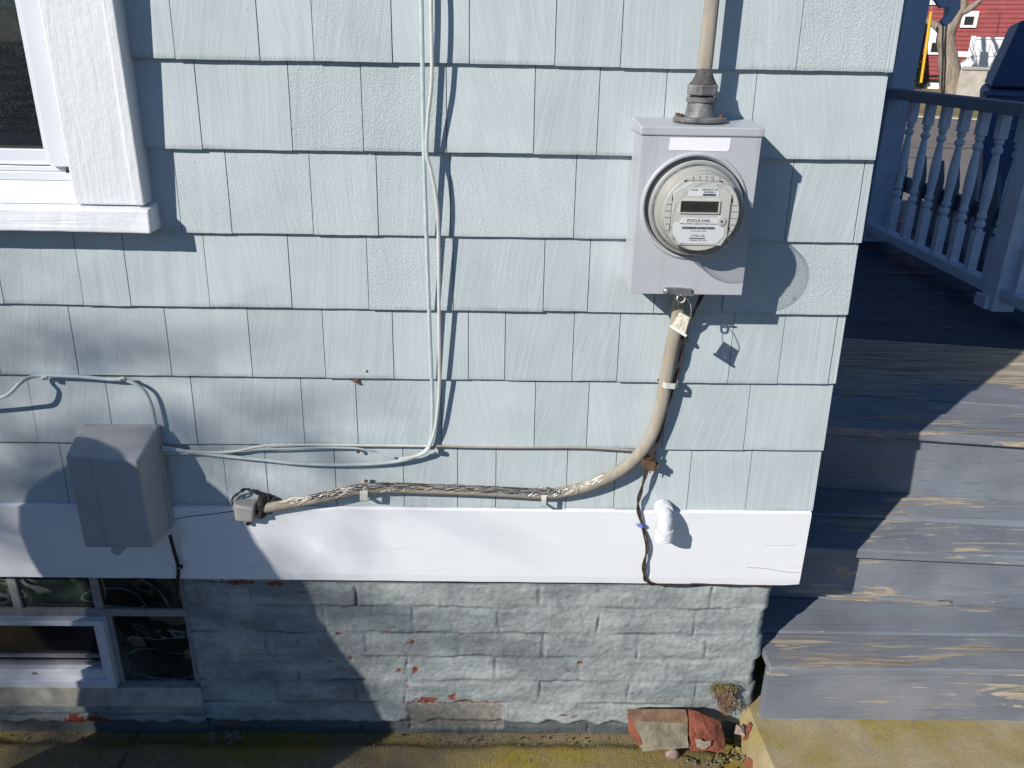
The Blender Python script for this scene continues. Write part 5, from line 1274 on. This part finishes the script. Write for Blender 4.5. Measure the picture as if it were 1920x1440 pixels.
# yellow guy guard with shrub at its foot
bm = B(); tube(bm, [ont(1727,155,32.6), ont(1746,22,32.6)], .05, 10); yp = obj("guy_guard", bm, simple("yellow_plastic", (.75,.42,.02), .4, .05, 3, 0), None, smooth=True); tag(yp, "leaning yellow guard pole of a guy wire in front of the red house", "guard pole")
bm = B(); tube(bm, [ont(1746.2,20,32.6), ont(1790,-290,32.6)], .012, 6); obj("guy_wire", bm, M['galv'], yp)
sh = thing("evergreen_shrub", tuple(ont(1725,205,33)), "small dark green shrub at the foot of the yellow pole", "shrub")
rr = random.Random(4); bm = B()
for q in range(500):
    px = 1725+rr.gauss(0,5.5); py = 165-abs(rr.gauss(0,1))*24; p = ont(px, py, 33+rr.uniform(-.3,.3)); d = Vector((rr.uniform(-1,1),rr.uniform(-1,1),rr.uniform(-.3,1)))*.12; s_ = d.cross(Vector((.3,.5,1))).normalized()*.03
    bm.faces.new([bm.verts.new(p-s_), bm.verts.new(p+s_), bm.verts.new(p+d)])
obj("foliage", bm, simple("dark_evergreen", (.02,.045,.03), .7, .3, 9, 0), sh); bm = B(); tube(bm, [ont(1725,206,33), ont(1725,140,33)], .04, 6); obj("stem", bm, M['bark'], sh)
# small green marker on the verge
gm = thing("verge_marker", tuple(ont(1783,200,32.3)), "small bright green topped stake on the verge, seen between balusters", "marker")
bm = B(); tube(bm, [ont(1782,206,32.3), ont(1783,190,32.3)], .03, 8); obj("stake", bm, M['farwhite'], gm); bm = B(); bmesh.ops.create_icosphere(bm, subdivisions=2, radius=.09, matrix=Matrix.Translation(ont(1783,190,32.3))); obj("stake_top", bm, simple("bright_green", (.08,.42,.10), .4, .1, 3, 0), gm)

# ------------------------------------------------------------------ what throws the shadows: unseen caster added and shaped for one, bare tree behind
GY = -.66; kx, kz = 1.054, .85
sec = [(-.60,-1.07,-.30),(-.10,-1.07,-.30),(.08,-1.07,-.312),(.16,-1.05,-.318),(.313,-1.03,-.372),(.42,-1.055,-.43),(.483,-1.062,-.461),(.565,-1.047,-.485),(.614,-1.015,-.51),(.665,-.965,-.545),(.71,-.935,-.56),(.745,-.90,-.595),(.772,-.86,-.64),(.788,-.80,-.70)]
bm = B(); prevr = None
for zw, xl, xr in sec:
    z = max(.0, zw+kz*-GY); cx_ = (xl+xr)/2 + kx*GY; hw = (xr-xl)/2/1.42; ring = []
    for i in range(40):
        a = 2*math.pi*i/40; f = 1+.02*math.sin(7*a)*(1 if zw < .4 else .3); ring.append(bm.verts.new((cx_+hw*math.cos(a)*f, GY+hw*math.sin(a)*f, z)))
    if prevr:
        for i in range(40): bm.faces.new((prevr[i], prevr[(i+1)%40], ring[(i+1)%40], ring[i]))
    else: bm.faces.new(ring[::-1])
    prevr = ring
bm.faces.new(prevr)
tag(obj("shadow_caster", bm, simple("black_shadow_caster", (.03,.03,.033), .7, .2, 6, .4, 20), None, smooth=True), "unseen dark rounded body added left of the view to cast the wall shadow", "shadow caster")
gt = Vector((-.55,0,.85)) - SUN_DIR*8.5
nt = thing("bare_tree", (gt.x-1.6, gt.y+.6, -.3), "bare winter tree behind the viewer whose twigs dapple the wall", "tree")
bm = B(); base = Vector((gt.x-1.6, gt.y+.6, -.3)); tube(bm, smooth_path([base, base+Vector((.1,0,3)), base+Vector((.5,-.1,6.2)), gt+Vector((-.7,.2,-.8))]), [.22]*18+[.12], 10) if False else tube(bm, [base, base+Vector((.03,0,1.6)), base+Vector((.15,-.06,3.2)), base+Vector((.2,0,5.6))], [.16,.13,.10,.03], 10)
obj("trunk", bm, M['bark'], nt, smooth=True)
rr = random.Random(15); bm = B()
def twig(p, d, ln, r_, depth):
    pts = [p]; q = p.copy(); dd = d.copy()
    hit = p + d*ln*.7; hit = hit + SUN_DIR*(-hit.y/SUN_DIR.y)                 # where its shade lands on the wall
    if depth < 2 and (hit.x > .05 or (hit.x > -.45 and hit.z > .8) or hit.z > 1.35): return
    for i in range(4):
        dd = (dd + Vector((rr.gauss(0,.16), rr.gauss(0,.16), rr.gauss(.03,.12)))).normalized(); q = q + dd*ln/4; pts.append(q.copy())
    tube(bm, pts, [r_, r_*.85, r_*.7, r_*.55, r_*.4], 5)
    if depth:
        for i in range(1, 5):
            for _ in range(2):
                nd = (dd + Vector((rr.gauss(0,.6), rr.gauss(0,.6), rr.gauss(0,.5)))).normalized(); twig(pts[i], nd, ln*rr.uniform(.4,.65), r_*.6, depth-1)
ax_ = Vector((1,-.9,0)).normalized()
for q in range(10):
    st = base + Vector((.18,0,rr.uniform(3.8,5.2))); tgt = gt + Vector((rr.uniform(-.9,.3), rr.uniform(-.5,.3), rr.uniform(-.75,.3)))
    d = tgt-st; twig(st, d.normalized(), d.length*rr.uniform(.85,1.0), .019, 2)
obj("branches", bm, M['bark'], nt)
